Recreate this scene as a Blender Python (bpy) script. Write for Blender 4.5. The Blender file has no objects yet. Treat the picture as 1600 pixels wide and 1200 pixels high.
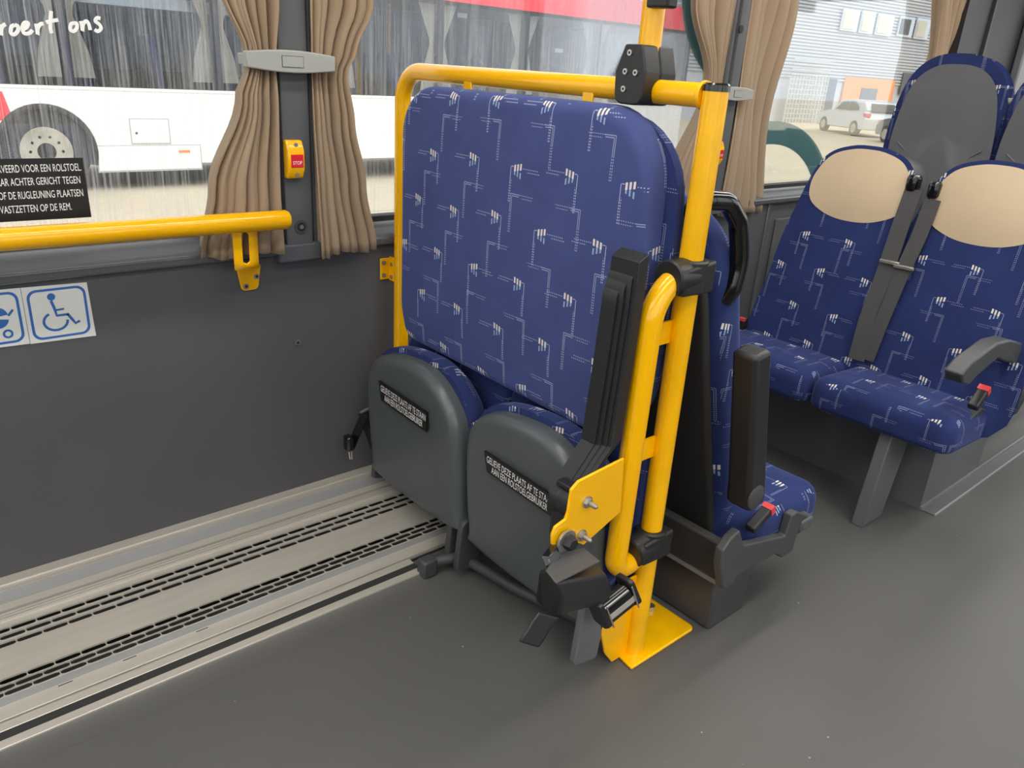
import bpy, bmesh, math, random
from mathutils import Vector, Matrix
random.seed(7)
S = bpy.context.scene
C = S.collection

# ------------------------------------------------------------------ camera
FPX = 1224.568
RR = Vector((0.7584, -0.6489, 0.0605))      # camera right, in the bus' axes (x along the bus, y to the window wall, z up)
RD = Vector((-0.2015, -0.3213, -0.9250))    # camera down
RF = Vector((0.6200, 0.6893, -0.3742))      # camera forward
RF.normalize(); RR = (RR - RF * RR.dot(RF)).normalized(); RD = RF.cross(RR).normalized()
EYE = Vector((0, 0, 1.2))
cd = bpy.data.cameras.new('camera'); cam = bpy.data.objects.new('camera', cd); C.objects.link(cam)
cd.sensor_width = 36; cd.lens = 36 * FPX / 1600; cd.clip_start = 0.02; cd.clip_end = 500
M = Matrix((RR, -RD, -RF)).transposed().to_4x4(); M.translation = EYE
cam.matrix_world = M
S.camera = cam

# ------------------------------------------------------------------ world / light / exposure
S.view_settings.view_transform = 'Standard'; S.view_settings.look = 'None'
S.view_settings.gamma = 1; S.view_settings.use_curve_mapping = False
S.view_settings.exposure = 0.55
W = bpy.data.worlds.new('overcast'); S.world = W; W.use_nodes = True
bg = W.node_tree.nodes['Background']; bg.inputs[0].default_value = (0.93, 0.97, 1.0, 1); bg.inputs[1].default_value = 1.35
sd = bpy.data.lights.new('sun', 'SUN'); sd.energy = 1.2; sd.angle = math.radians(25); sd.color = (1, .95, .86)
sun = bpy.data.objects.new('sun', sd); C.objects.link(sun)
sun.rotation_euler = (math.radians(50), 0, math.radians(-25))   # high sun from behind the camera's side of the bus
S.cycles.max_bounces = 8; S.cycles.diffuse_bounces = 4; S.cycles.glossy_bounces = 4; S.cycles.transparent_max_bounces = 12
S.cycles.caustics_reflective = False; S.cycles.caustics_refractive = False
FILL = 9.0        # strength of the unseen ceiling strips added to brighten the interior

# ------------------------------------------------------------------ geometry helpers
def ray(px, py): return RR * (px - 800) + RD * (py - 600) + RF * FPX
def PX(px, py, x): d = ray(px, py); return EYE + d * (x / d.x)
def PY(px, py, y): d = ray(px, py); return EYE + d * (y / d.y)
def PZ(px, py, z): d = ray(px, py); return EYE + d * ((z - 1.2) / d.z)
V = Vector

def lin(c):
    c = c / 255
    return c / 12.92 if c <= .04045 else ((c + .055) / 1.055) ** 2.4
def rgb(t): return (lin(t[0]), lin(t[1]), lin(t[2]), 1)

class MB:
    def __init__(s): s.v = []; s.f = []
    def add(s, vs, fs):
        n = len(s.v); s.v += [V(p) for p in vs]; s.f += [tuple(i + n for i in q) for q in fs]; return s
    def box(s, c, d, rot=None):
        c = V(c); h = V(d) / 2
        vs = [V((a * h.x, b * h.y, e * h.z)) for a in (-1, 1) for b in (-1, 1) for e in (-1, 1)]
        if rot is not None: vs = [rot @ p for p in vs]
        return s.add([p + c for p in vs], [(0, 1, 3, 2), (4, 6, 7, 5), (0, 4, 5, 1), (2, 3, 7, 6), (0, 2, 6, 4), (1, 5, 7, 3)])
    def bb(s, x0, x1, y0, y1, z0, z1): return s.box(((x0 + x1) / 2, (y0 + y1) / 2, (z0 + z1) / 2), (x1 - x0, y1 - y0, z1 - z0))
    def prism(s, pts, vec):
        vec = V(vec); n = len(pts); a = [V(p) for p in pts]
        s.add(a + [p + vec for p in a], [tuple(range(n)), tuple(range(2 * n - 1, n - 1, -1))] + [(i, i + n, (i + 1) % n + n, (i + 1) % n) for i in range(n)])
        return s
    def tube(s, path, r, seg=18, caps=True):
        path = [V(p) for p in path]; n = len(path); t0 = (path[1] - path[0]).normalized()
        up = V((0, 0, 1)) if abs(t0.z) < .9 else V((1, 0, 0))
        u = t0.cross(up).normalized(); rings = []; vs = []
        for i, p in enumerate(path):
            t = (path[min(i + 1, n - 1)] - path[max(i - 1, 0)]).normalized()
            u = (u - t * u.dot(t)).normalized(); w = t.cross(u)
            rr = r[i] if isinstance(r, (list, tuple)) else r
            vs += [p + (u * math.cos(2 * math.pi * k / seg) + w * math.sin(2 * math.pi * k / seg)) * rr for k in range(seg)]
        fs = [(i * seg + k, i * seg + (k + 1) % seg, (i + 1) * seg + (k + 1) % seg, (i + 1) * seg + k) for i in range(n - 1) for k in range(seg)]
        if caps: fs += [tuple(range(seg - 1, -1, -1)), tuple((n - 1) * seg + k for k in range(seg))]
        return s.add(vs, fs)
    def cyl(s, a, b, r, seg=18): return s.tube([a, b], r, seg)
    def ribbon(s, pts, side, th):
        # flat strap through pts, half-width vector 'side', thickness vector th
        side = V(side); th = V(th); vs = []
        for p in pts:
            p = V(p); vs += [p - side, p + side, p + side + th, p - side + th]
        n = len(pts); fs = [(i * 4 + k, i * 4 + (k + 1) % 4, i * 4 + 4 + (k + 1) % 4, i * 4 + 4 + k) for i in range(n - 1) for k in range(4)]
        return s.add(vs, fs + [(3, 2, 1, 0), tuple((n - 1) * 4 + k for k in range(4))])
    def pillow(s, out, fn, t, bev, dome=0.0, backbev=0.0, nb=5):
        # out: closed 2-D outline (ccw); fn(u,v,w) -> 3-D; w from 0 (back) to t (front), rounded front rim, domed face
        n = len(out); cu = sum(p[0] for p in out) / n; cv = sum(p[1] for p in out) / n
        nor = []
        for i in range(n):
            a = out[i - 1]; b = out[(i + 1) % n]; d = (b[0] - a[0], b[1] - a[1]); l = math.hypot(*d) or 1
            nor.append((d[1] / l, -d[0] / l))
        rings = []
        def ring(off, w): rings.append([fn(p[0] - q[0] * off, p[1] - q[1] * off, w) for p, q in zip(out, nor)])
        if backbev:
            for k in range(nb): a = math.pi / 2 * k / nb; ring(backbev * (1 - math.sin(a)), backbev * (1 - math.cos(a)))
            ring(0, backbev)
        else: ring(0, 0)
        for k in range(nb + 1):
            a = math.pi / 2 * k / nb; ring(bev * (1 - math.cos(a)), t - bev + bev * math.sin(a))
        for sc in (.8, .55, .3):
            rings.append([fn(cu + (p[0] - q[0] * bev - cu) * sc, cv + (p[1] - q[1] * bev - cv) * sc, t + dome * (1 - sc * sc)) for p, q in zip(out, nor)])
        vs = [p for r_ in rings for p in r_]; m = len(rings)
        fs = [(i * n + k, i * n + (k + 1) % n, (i + 1) * n + (k + 1) % n, (i + 1) * n + k) for i in range(m - 1) for k in range(n)]
        vs.append(fn(cu, cv, t + dome)); c = len(vs) - 1
        fs += [((m - 1) * n + k, (m - 1) * n + (k + 1) % n, c) for k in range(n)]
        fs.append(tuple(range(n - 1, -1, -1)))
        return s.add(vs, fs)
    def slotted(s, fn, u0, u1, v0, v1, hl, hr, depth):
        # a plate cell with a stadium hole: hl half length of straight part along u, hr end radius; fn(u,v,w)
        cu, cv = (u0 + u1) / 2, (v0 + v1) / 2; o = []
        for k in range(6): o.append((u0 + (u1 - u0) * k / 6, v0))
        for k in range(2): o.append((u1, v0 + (v1 - v0) * k / 2))
        for k in range(6): o.append((u1 - (u1 - u0) * k / 6, v1))
        for k in range(2): o.append((u0, v1 - (v1 - v0) * k / 2))
        h = []
        for p in o:
            a = max(-hl, min(hl, (p[0] - cu) * .98)); d = (p[0] - cu - a, p[1] - cv); l = math.hypot(*d) or 1
            h.append((cu + a + d[0] / l * hr, cv + d[1] / l * hr))
        n = len(o); vs = [fn(p[0], p[1], 0) for p in o] + [fn(p[0], p[1], 0) for p in h] + [fn(p[0], p[1], -depth) for p in h]
        fs = []
        for k in range(n):
            j = (k + 1) % n; fs += [(k, j, n + j, n + k), (n + k, n + j, 2 * n + j, 2 * n + k)]
        return s.add(vs, fs)
    def build(s, name, m, parent=None, smooth=35, bevel=0, seg=2, fix=True):
        me = bpy.data.meshes.new(name); o = bpy.data.objects.new(name, me); C.objects.link(o)
        off = V((0, 0, 0))
        if parent is not None:
            o.parent = parent; off = OFF.get(parent.name, V((0, 0, 0)))
        OFF[o.name] = off
        me.from_pydata([tuple(p - off) for p in s.v], [], s.f)
        if fix:
            b = bmesh.new(); b.from_mesh(me); bmesh.ops.recalc_face_normals(b, faces=b.faces); b.to_mesh(me); b.free()
        uv = me.uv_layers.new(name='UVMap')
        for pl in me.polygons:
            a = [abs(k) for k in pl.normal]; ax = a.index(max(a))
            for li in pl.loop_indices:
                co = me.vertices[me.loops[li].vertex_index].co
                uv.data[li].uv = (co.y, co.z) if ax == 0 else ((co.x, co.z) if ax == 1 else (co.y, co.x))
        if smooth:
            me.polygons.foreach_set('use_smooth', [True] * len(me.polygons)); me.set_sharp_from_angle(angle=math.radians(smooth))
        me.materials.append(MAT[m] if isinstance(m, str) else m)
        if bevel:
            md = o.modifiers.new('bevel', 'BEVEL'); md.width = bevel; md.segments = seg; md.limit_method = 'ANGLE'; md.angle_limit = math.radians(40)
        return o
OFF = {}
def thing(name, label, cat, loc=(0, 0, 0), group=None):
    o = bpy.data.objects.new(name, None); C.objects.link(o); o.location = loc; OFF[o.name] = V(loc)
    o['label'] = label; o['category'] = cat
    if group: o['group'] = group
    return o
def tag(o, label, cat, group=None):
    o['label'] = label; o['category'] = cat
    if group: o['group'] = group
    return o
def struct(o, label=None):
    o['kind'] = 'structure'
    if label: o['label'] = label
    return o
def fillet(pts, r, n=8):
    pts = [V(p) for p in pts]; out = [pts[0]]
    for i in range(1, len(pts) - 1):
        a, b, c = pts[i - 1], pts[i], pts[i + 1]; d1 = (a - b).normalized(); d2 = (c - b).normalized()
        rr = r[i - 1] if isinstance(r, (list, tuple)) else r
        ang = d1.angle(d2)
        if ang > 3.1: out.append(b); continue
        t = min(rr / math.tan(ang / 2), (a - b).length * .49 if i > 1 else (a - b).length * .98, (c - b).length * .49 if i < len(pts) - 2 else (c - b).length * .98)
        rr = t * math.tan(ang / 2); cc = b + (d1 + d2).normalized() * (rr / math.sin(ang / 2))
        p0 = b + d1 * t - cc; p1 = b + d2 * t - cc; th = p0.angle(p1)
        for k in range(n + 1):
            f = k / n; out.append(cc + (p0 * math.sin((1 - f) * th) + p1 * math.sin(f * th)) / math.sin(th))
    out.append(pts[-1]); return out
def rpoly(pts, r, n=6):
    # closed 2-D polygon with rounded corners
    out = []; m = len(pts)
    for i in range(m):
        a, b, c = V(pts[i - 1]), V(pts[i]), V(pts[(i + 1) % m]); rr = r[i] if isinstance(r, (list, tuple)) else r
        d1 = (a - b).normalized(); d2 = (c - b).normalized(); ang = d1.angle(d2)
        if rr <= 0 or ang > 3.1: out.append(tuple(b)); continue
        t = min(rr / math.tan(ang / 2), (a - b).length * .49, (c - b).length * .49); rr = t * math.tan(ang / 2)
        cc = b + (d1 + d2).normalized() * (rr / math.sin(ang / 2)); p0 = b + d1 * t - cc; p1 = b + d2 * t - cc; th = p0.angle(p1)
        for k in range(n + 1):
            f = k / n; out.append(tuple(cc + (p0 * math.sin((1 - f) * th) + p1 * math.sin(f * th)) / math.sin(th)))
    return out
def rrect(u0, u1, v0, v1, r, n=6): return rpoly([(u0, v0), (u1, v0), (u1, v1), (u0, v1)], r, n)
def spline(pts, n=6):
    out = []; m = len(pts)
    for i in range(m):
        p0, p1, p2, p3 = [V(pts[(i + k) % m]) for k in (-1, 0, 1, 2)]
        for k in range(n):
            t = k / n; out.append(tuple(.5 * ((2 * p1) + (p2 - p0) * t + (2 * p0 - 5 * p1 + 4 * p2 - p3) * t * t + (3 * p1 - p0 - 3 * p2 + p3) * t ** 3)))
    return out
def lettering(txt, name, m, parent, origin, ux, uy, w, h, align=0):
    # flat lettering fitted into w x h, lower-left corner (align 0) or lower-centre (align .5) / right (1) at origin
    cu = bpy.data.curves.new('t', 'FONT'); cu.body = txt; cu.resolution_u = 3
    o = bpy.data.objects.new('t', cu); C.objects.link(o); dg = bpy.context.evaluated_depsgraph_get(); dg.update()
    me = bpy.data.meshes.new_from_object(o.evaluated_get(dg)); bpy.data.objects.remove(o); bpy.data.curves.remove(cu)
    xs = [v.co.x for v in me.vertices]; ys = [v.co.y for v in me.vertices]; x0, x1, y0, y1 = min(xs), max(xs), min(ys), max(ys)
    vs = [V(origin) + V(ux) * (((v.co.x - x0) / (x1 - x0) - align) * w) + V(uy) * ((v.co.y - y0) / (y1 - y0) * h) for v in me.vertices]
    mb = MB(); mb.add(vs, [tuple(p.vertices) for p in me.polygons]); bpy.data.meshes.remove(me)
    return mb.build(name, m, parent, smooth=0, fix=False)

# ------------------------------------------------------------------ materials
MAT = {}
def newmat(name):
    m = bpy.data.materials.new(name); m.use_nodes = True; MAT[name] = m
    nt = m.node_tree; return m, nt, nt.nodes['Principled BSDF']
class NB:
    def __init__(s, nt): s.nt = nt
    def m(s, op, a, b=None, c=None):
        n = s.nt.nodes.new('ShaderNodeMath'); n.operation = op
        for i, x in enumerate((a, b, c)):
            if x is None: continue
            if isinstance(x, (int, float)): n.inputs[i].default_value = x
            else: s.nt.links.new(x, n.inputs[i])
        return n.outputs[0]
    def mul(s, *a):
        r = a[0]
        for x in a[1:]: r = s.m('MULTIPLY', r, x)
        return r
    def mx(s, *a):
        r = a[0]
        for x in a[1:]: r = s.m('MAXIMUM', r, x)
        return r
    def lt(s, a, b): return s.m('LESS_THAN', a, b)
    def gt(s, a, b): return s.m('GREATER_THAN', a, b)
    def rng(s, x, a, b): return s.mul(s.gt(x, a), s.lt(x, b))
    def near(s, x, c, w): return s.lt(s.m('ABSOLUTE', s.m('SUBTRACT', x, c)), w)
    def mix(s, f, a, b):
        n = s.nt.nodes.new('ShaderNodeMix'); n.data_type = 'RGBA'
        if isinstance(f, (int, float)): n.inputs[0].default_value = f
        else: s.nt.links.new(f, n.inputs[0])
        for i, x in ((6, a), (7, b)):
            if isinstance(x, tuple): n.inputs[i].default_value = x
            else: s.nt.links.new(x, n.inputs[i])
        return n.outputs[2]
def mat(name, col, rough=.5, metal=0, spec=.5, var=.08, scale=6, bump=0, bscale=200, coat=0, sheen=0, stretch=None):
    m, nt, p = newmat(name)
    p.inputs['Roughness'].default_value = rough; p.inputs['Metallic'].default_value = metal; p.inputs['Specular IOR Level'].default_value = spec
    p.inputs['Coat Weight'].default_value = coat; p.inputs['Coat Roughness'].default_value = .08; p.inputs['Sheen Weight'].default_value = sheen
    c = rgb(col); tc = nt.nodes.new('ShaderNodeTexCoord'); src = tc.outputs['Object']
    if stretch:
        mp = nt.nodes.new('ShaderNodeMapping'); mp.inputs['Scale'].default_value = stretch; nt.links.new(src, mp.inputs[0]); src = mp.outputs[0]
    n = nt.nodes.new('ShaderNodeTexNoise'); n.inputs['Scale'].default_value = scale; n.inputs['Detail'].default_value = 5; nt.links.new(src, n.inputs['Vector'])
    r = nt.nodes.new('ShaderNodeValToRGB'); r.color_ramp.elements[0].position = .3; r.color_ramp.elements[1].position = .7
    r.color_ramp.elements[0].color = tuple(k * (1 - var) for k in c[:3]) + (1,); r.color_ramp.elements[1].color = tuple(min(1, k * (1 + var)) for k in c[:3]) + (1,)
    nt.links.new(n.outputs[0], r.inputs[0]); nt.links.new(r.outputs[0], p.inputs['Base Color'])
    if bump:
        b = nt.nodes.new('ShaderNodeTexNoise'); b.inputs['Scale'].default_value = bscale; nt.links.new(src, b.inputs['Vector'])
        bp = nt.nodes.new('ShaderNodeBump'); bp.inputs['Strength'].default_value = bump; bp.inputs['Distance'].default_value = .002
        nt.links.new(b.outputs[0], bp.inputs['Height']); nt.links.new(bp.outputs[0], p.inputs['Normal'])
    return m
def fabric(name, base, dark, line=.75):
    m, nt, p = newmat(name); B = NB(nt); L = nt.links.new
    uv = nt.nodes.new('ShaderNodeUVMap'); uv.uv_map = 'UVMap'; sp = nt.nodes.new('ShaderNodeSeparateXYZ'); L(uv.outputs[0], sp.inputs[0])
    u, v = sp.outputs[0], sp.outputs[1]
    def cell(cx, cz, du, dv, seed):
        vv = B.m('ADD', B.m('DIVIDE', v, cz), dv); row = B.m('FLOOR', vv)
        uu = B.m('ADD', B.m('DIVIDE', u, cx), B.m('ADD', B.m('MULTIPLY', row, .41), du)); col = B.m('FLOOR', uu)
        cb = nt.nodes.new('ShaderNodeCombineXYZ'); L(B.m('ADD', col, seed), cb.inputs[0]); L(row, cb.inputs[1])
        w = nt.nodes.new('ShaderNodeTexWhiteNoise'); w.noise_dimensions = '2D'; L(cb.outputs[0], w.inputs[0])
        sg = B.m('SUBTRACT', B.m('MULTIPLY', B.gt(w.outputs[0], .5), 2), 1)
        sc = nt.nodes.new('ShaderNodeSeparateColor'); L(w.outputs[1], sc.inputs[0])
        pp = B.mul(B.m('SUBTRACT', B.m('FRACT', uu), .5), cx, sg)
        qq = B.m('ADD', B.mul(B.m('SUBTRACT', B.m('FRACT', vv), .62), cz), B.m('MULTIPLY', B.m('SUBTRACT', sc.outputs[1], .5), .02))
        return pp, qq
    p1, q1 = cell(.150, .118, .2, .3, 3)
    t = B.m('DIVIDE', p1, .0088); fr = B.m('MULTIPLY', B.m('ABSOLUTE', B.m('SUBTRACT', t, B.m('ROUND', t))), .0088)
    inm = B.lt(B.m('ABSOLUTE', p1), .0132); bar = B.mul(B.lt(fr, .0025), inm, B.rng(B.m('ADD', q1, B.m('MULTIPLY', p1, -.2)), -.003, .010))
    tail = B.mul(B.lt(fr, .0019), inm, B.rng(B.m('ADD', q1, B.m('MULTIPLY', p1, .35)), -.015, -.003))
    d1 = B.lt(B.m('FRACT', B.m('DIVIDE', q1, .0052)), .55); d2 = B.lt(B.m('FRACT', B.m('DIVIDE', p1, .0052)), .5)
    ln = B.mx(B.mul(B.near(p1, -.0215, .0008), B.rng(q1, -.028, .004)), B.mul(B.near(p1, -.0215, .0011), B.rng(q1, -.070, -.028), d1),
              B.mul(B.near(p1, -.0180, .0008), B.rng(q1, -.070, -.020), d1), B.mul(B.near(q1, .0045, .0008), B.rng(p1, -.020, -.013)),
              B.mul(B.near(q1, .003, .0009), B.rng(p1, .014, .062), d2), B.mul(B.near(q1, -.003, .0009), B.rng(p1, .028, .066), d2))
    p2, q2 = cell(.160, .128, .63, .1, 31)
    d3 = B.lt(B.m('FRACT', B.m('DIVIDE', q2, .0052)), .55); d4 = B.lt(B.m('FRACT', B.m('DIVIDE', p2, .0052)), .5)
    ln2 = B.mx(B.mul(B.near(p2, -.0215, .0007), B.rng(q2, -.025, .012)), B.mul(B.near(p2, -.0175, .0007), B.rng(q2, -.025, .008)),
               B.mul(B.near(p2, -.0215, .0010), B.rng(q2, -.068, -.025), d3), B.mul(B.near(p2, -.0175, .0010), B.rng(q2, -.068, -.025), d3),
               B.mul(B.near(q2, .012, .0008), B.rng(p2, -.0215, .006)), B.mul(B.near(q2, .008, .0008), B.rng(p2, -.0175, .004)),
               B.mul(B.near(q2, .012, .0009), B.rng(p2, .006, .048), d4), B.mul(B.near(q2, .006, .0009), B.rng(p2, .012, .044), d4))
    nz = nt.nodes.new('ShaderNodeTexNoise'); nz.inputs['Scale'].default_value = 9; nz.inputs['Detail'].default_value = 6; L(uv.outputs[0], nz.inputs['Vector'])
    fz = nt.nodes.new('ShaderNodeTexNoise'); fz.inputs['Scale'].default_value = 500; L(uv.outputs[0], fz.inputs['Vector'])
    c = B.mix(B.m('MULTIPLY', nz.outputs[0], 1.0), rgb(dark), rgb(base))
    c = B.mix(B.m('MULTIPLY', fz.outputs[0], .25), c, rgb(dark))
    c = B.mix(B.mul(B.mx(ln, B.m('MULTIPLY', ln2, .8)), line), c, rgb((190, 200, 225)))
    c = B.mix(B.m('MULTIPLY', tail, .75), c, rgb((165, 190, 215)))
    c = B.mix(B.m('MULTIPLY', bar, .92), c, rgb((232, 224, 212)))
    L(c, p.inputs['Base Color']); p.inputs['Roughness'].default_value = .9; p.inputs['Sheen Weight'].default_value = .35; p.inputs['Sheen Roughness'].default_value = .4
    p.inputs['Sheen Tint'].default_value = rgb((150, 160, 215)); p.inputs['Specular IOR Level'].default_value = .15
    bp = nt.nodes.new('ShaderNodeBump'); bp.inputs['Strength'].default_value = .15; bp.inputs['Distance'].default_value = .001; L(fz.outputs[0], bp.inputs['Height']); L(bp.outputs[0], p.inputs['Normal'])
    return m
fabric('pad_fabric', (79, 90, 141), (58, 68, 114))
fabric('seat_fabric', (50, 63, 114), (34, 44, 86), .45)
mat('yellow', (250, 184, 0), .17, coat=.15, var=.05, scale=3)
mat('yellow_worn', (248, 184, 2), .24, coat=.1, var=.08, scale=14)
mat('black_plastic', (34, 34, 35), .42, var=.1, bump=.05)
mat('black_gloss', (16, 16, 16), .16, var=.1, coat=.4)
mat('rubber', (42, 42, 42), .75, var=.1)
mat('grey_shell', (80, 85, 87), .30, var=.06, scale=4, bump=.03, bscale=500)
mat('dark_shell', (66, 67, 69), .5, var=.07, bump=.04, bscale=600)
mat('brown_shell', (52, 50, 48), .55, var=.1, bump=.04, bscale=600)
mat('seat_shell', (98, 99, 103), .5, var=.06, bump=.04, bscale=600)
mat('wall_panel', (84, 83, 86), .62, var=.10, scale=2.2, bump=.03, bscale=400)
mat('pillar_grey', (84, 86, 89), .55, var=.04, bump=.03, bscale=700)
mat('sill_grey', (88, 91, 95), .26, var=.05, scale=3, coat=.3)
mat('gasket', (26, 27, 29), .6, var=.1)
mat('aluminium', (206, 200, 188), .42, metal=.45, var=.06, scale=5, stretch=(1, 8, 8))
mat('aluminium_dull', (176, 180, 182), .48, metal=.5, var=.07, scale=5, stretch=(1, 8, 8))
mat('shaded_aluminium', (138, 138, 138), .6, metal=.1, var=.05, scale=5, stretch=(1, 8, 8))  # darker aluminium copy: shade of the upright heater faces put into the colour
mat('trough', (30, 26, 25), .8, var=.5, scale=25)
mat('steel', (200, 198, 192), .3, metal=.9, var=.08)
mat('steel_worn', (150, 146, 138), .45, metal=.6, var=.2, scale=30)
mat('floor_vinyl', (85, 84, 82), .52, var=.12, scale=1.6, bump=.06, bscale=350)
mat('tie_grey', (158, 160, 155), .45, var=.03)
mat('red_button', (214, 34, 46), .35, var=.03)
mat('red_buckle', (226, 70, 74), .4, var=.03)
mat('print_white', (240, 240, 238), .6, var=.01)
mat('sticker_black', (24, 23, 23), .4, var=.05)
mat('sticker_white', (222, 224, 218), .45, var=.03)
mat('sign_blue', (52, 104, 176), .45, var=.03)
mat('headrest_leather', (206, 183, 150), .5, var=.04, bump=.05, bscale=300)
mat('strap', (74, 72, 72), .7, var=.06, bump=.1, bscale=800)
mat('ceiling_white', (214, 214, 210), .7, var=.02)
mat('dark_trim', (34, 35, 40), .5, var=.06)
mat('lightgrey_trim', (120, 122, 126), .45, var=.05)
_nt = MAT['floor_vinyl'].node_tree; _B = NB(_nt); _p = _nt.nodes['Principled BSDF']; _src = _p.inputs['Base Color'].links[0].from_socket
_tc = _nt.nodes.new('ShaderNodeTexCoord'); _v = _nt.nodes.new('ShaderNodeTexVoronoi'); _v.inputs['Scale'].default_value = 26; _nt.links.new(_tc.outputs['Object'], _v.inputs['Vector'])
_sc = _nt.nodes.new('ShaderNodeSeparateColor'); _nt.links.new(_v.outputs['Color'], _sc.inputs[0])
_nt.links.new(_B.mix(_B.mul(_B.lt(_v.outputs['Distance'], .055), _B.gt(_sc.outputs[0], .80), .6), _src, rgb((190, 188, 180))), _p.inputs['Base Color'])
# outdoor materials
mat('bus_white', (236, 236, 233), .4, var=.03, scale=.7)
mat('bus_red', (225, 40, 62), .4, var=.03)
mat('bus_dark', (48, 54, 66), .5, var=.1)
mat('bus_seat', (56, 72, 120), .8, var=.1)
mat('bus_curtain', (232, 218, 196), .8, var=.06)
mat('tyre', (52, 52, 54), .85, var=.15)
mat('wheel_steel', (176, 172, 160), .5, metal=.3, var=.2, scale=5)
mat('orange_lamp', (226, 140, 70), .4)
mat('cladding', (186, 190, 196), .6, var=.04, scale=.5)
mat('window_frame', (196, 208, 224), .5)
mat('blind', (196, 194, 178), .7, var=.1, scale=1)
mat('orange_panel', (238, 138, 50), .6, var=.05)
mat('door_blue', (86, 94, 112), .5)
mat('fence_grey', (176, 180, 176), .5)
mat('car_silver', (196, 202, 208), .25, metal=.4, coat=.6, var=.02)
mat('car_dark', (72, 80, 92), .25, metal=.4, coat=.6, var=.02)
mat('car_glass', (60, 66, 70), .08, var=.05)
mat('taillight', (190, 50, 70), .3)
def glass(name, tint, dirt, streak=True, dots=False, gloss=.06):
    m, nt, p = newmat(name); nt.nodes.remove(p); L = nt.links.new; B = NB(nt); out = nt.nodes['Material Output']
    tr = nt.nodes.new('ShaderNodeBsdfTransparent'); tr.inputs[0].default_value = tint
    gl = nt.nodes.new('ShaderNodeBsdfGlossy'); gl.inputs['Roughness'].default_value = .03
    df = nt.nodes.new('ShaderNodeBsdfTranslucent'); df.inputs[0].default_value = (.86, .86, .86, 1)
    d2 = nt.nodes.new('ShaderNodeBsdfDiffuse'); d2.inputs[0].default_value = (.7, .7, .7, 1)
    ad = nt.nodes.new('ShaderNodeMixShader'); ad.inputs[0].default_value = .3; L(df.outputs[0], ad.inputs[1]); L(d2.outputs[0], ad.inputs[2])
    tc = nt.nodes.new('ShaderNodeTexCoord'); mp = nt.nodes.new('ShaderNodeMapping'); mp.inputs['Scale'].default_value = (330, 1, 3.0) if streak else (9, 9, 9)
    L(tc.outputs['Object'], mp.inputs[0]); n = nt.nodes.new('ShaderNodeTexNoise'); n.inputs['Scale'].default_value = 1; n.inputs['Detail'].default_value = 6; n.inputs['Roughness'].default_value = .65; L(mp.outputs[0], n.inputs['Vector'])
    n2 = nt.nodes.new('ShaderNodeTexNoise'); n2.inputs['Scale'].default_value = 3.5; L(tc.outputs['Object'], n2.inputs['Vector'])
    r = nt.nodes.new('ShaderNodeMapRange'); r.inputs[1].default_value = .46; r.inputs[2].default_value = .78; r.inputs[3].default_value = dirt[0]; r.inputs[4].default_value = dirt[1]; L(n.outputs[0], r.inputs[0])
    fac = B.mul(r.outputs[0], B.m('ADD', .55, B.m('MULTIPLY', n2.outputs[0], .9)))
    m1 = nt.nodes.new('ShaderNodeMixShader'); L(fac, m1.inputs[0]); L(tr.outputs[0], m1.inputs[1]); L(ad.outputs[0], m1.inputs[2])
    fn = nt.nodes.new('ShaderNodeFresnel'); fn.inputs[0].default_value = 1.4
    m2 = nt.nodes.new('ShaderNodeMixShader'); L(B.m('MULTIPLY', fn.outputs[0], gloss * 10), m2.inputs[0]); L(m1.outputs[0], m2.inputs[1]); L(gl.outputs[0], m2.inputs[2])
    last = m2.outputs[0]
    if dots:
        s = nt.nodes.new('ShaderNodeSeparateXYZ'); L(tc.outputs['Object'], s.inputs[0]); x, z = s.outputs[0], s.outputs[2]; P = .0062
        row = B.m('FLOOR', B.m('DIVIDE', z, P)); fx = B.m('SUBTRACT', B.m('FRACT', B.m('ADD', B.m('DIVIDE', x, P), B.m('MULTIPLY', row, .5))), .5); fz = B.m('SUBTRACT', B.m('FRACT', B.m('DIVIDE', z, P)), .5)
        rad = B.m('MULTIPLY', B.m('SUBTRACT', .822, z), 9.0)
        dm = B.mul(B.lt(B.m('SQRT', B.m('ADD', B.m('POWER', fx, 2), B.m('POWER', fz, 2))), B.m('MINIMUM', B.m('MAXIMUM', rad, 0), .36)), B.lt(z, .822))
        bk = nt.nodes.new('ShaderNodeBsdfDiffuse'); bk.inputs[0].default_value = (.012, .012, .012, 1)
        m3 = nt.nodes.new('ShaderNodeMixShader'); L(dm, m3.inputs[0]); L(last, m3.inputs[1]); L(bk.outputs[0], m3.inputs[2]); last = m3.outputs[0]
    L(last, out.inputs[0]); return m
glass('glass_dirty', (.90, .92, .94, 1), (.012, .42), dots=True)
glass('glass_clean', (.95, .96, .96, 1), (.0, .02), streak=False, dots=True, gloss=.04)
glass('bus_glass', (.80, .83, .87, 1), (.02, .05), streak=False, gloss=.07)
m, nt, p = newmat('teal_film'); tl = nt.nodes.new('ShaderNodeBsdfTranslucent'); tl.inputs[0].default_value = rgb((150, 196, 198)); mxs = nt.nodes.new('ShaderNodeMixShader'); mxs.inputs[0].default_value = .45
p.inputs['Base Color'].default_value = rgb((112, 152, 154)); p.inputs['Roughness'].default_value = .4
nt.links.new(p.outputs[0], mxs.inputs[1]); nt.links.new(tl.outputs[0], mxs.inputs[2]); nt.links.new(mxs.outputs[0], nt.nodes['Material Output'].inputs[0])
glass('bus_far_glass', (.10, .12, .15, 1), (.02, .05), streak=False, gloss=.1)
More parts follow.
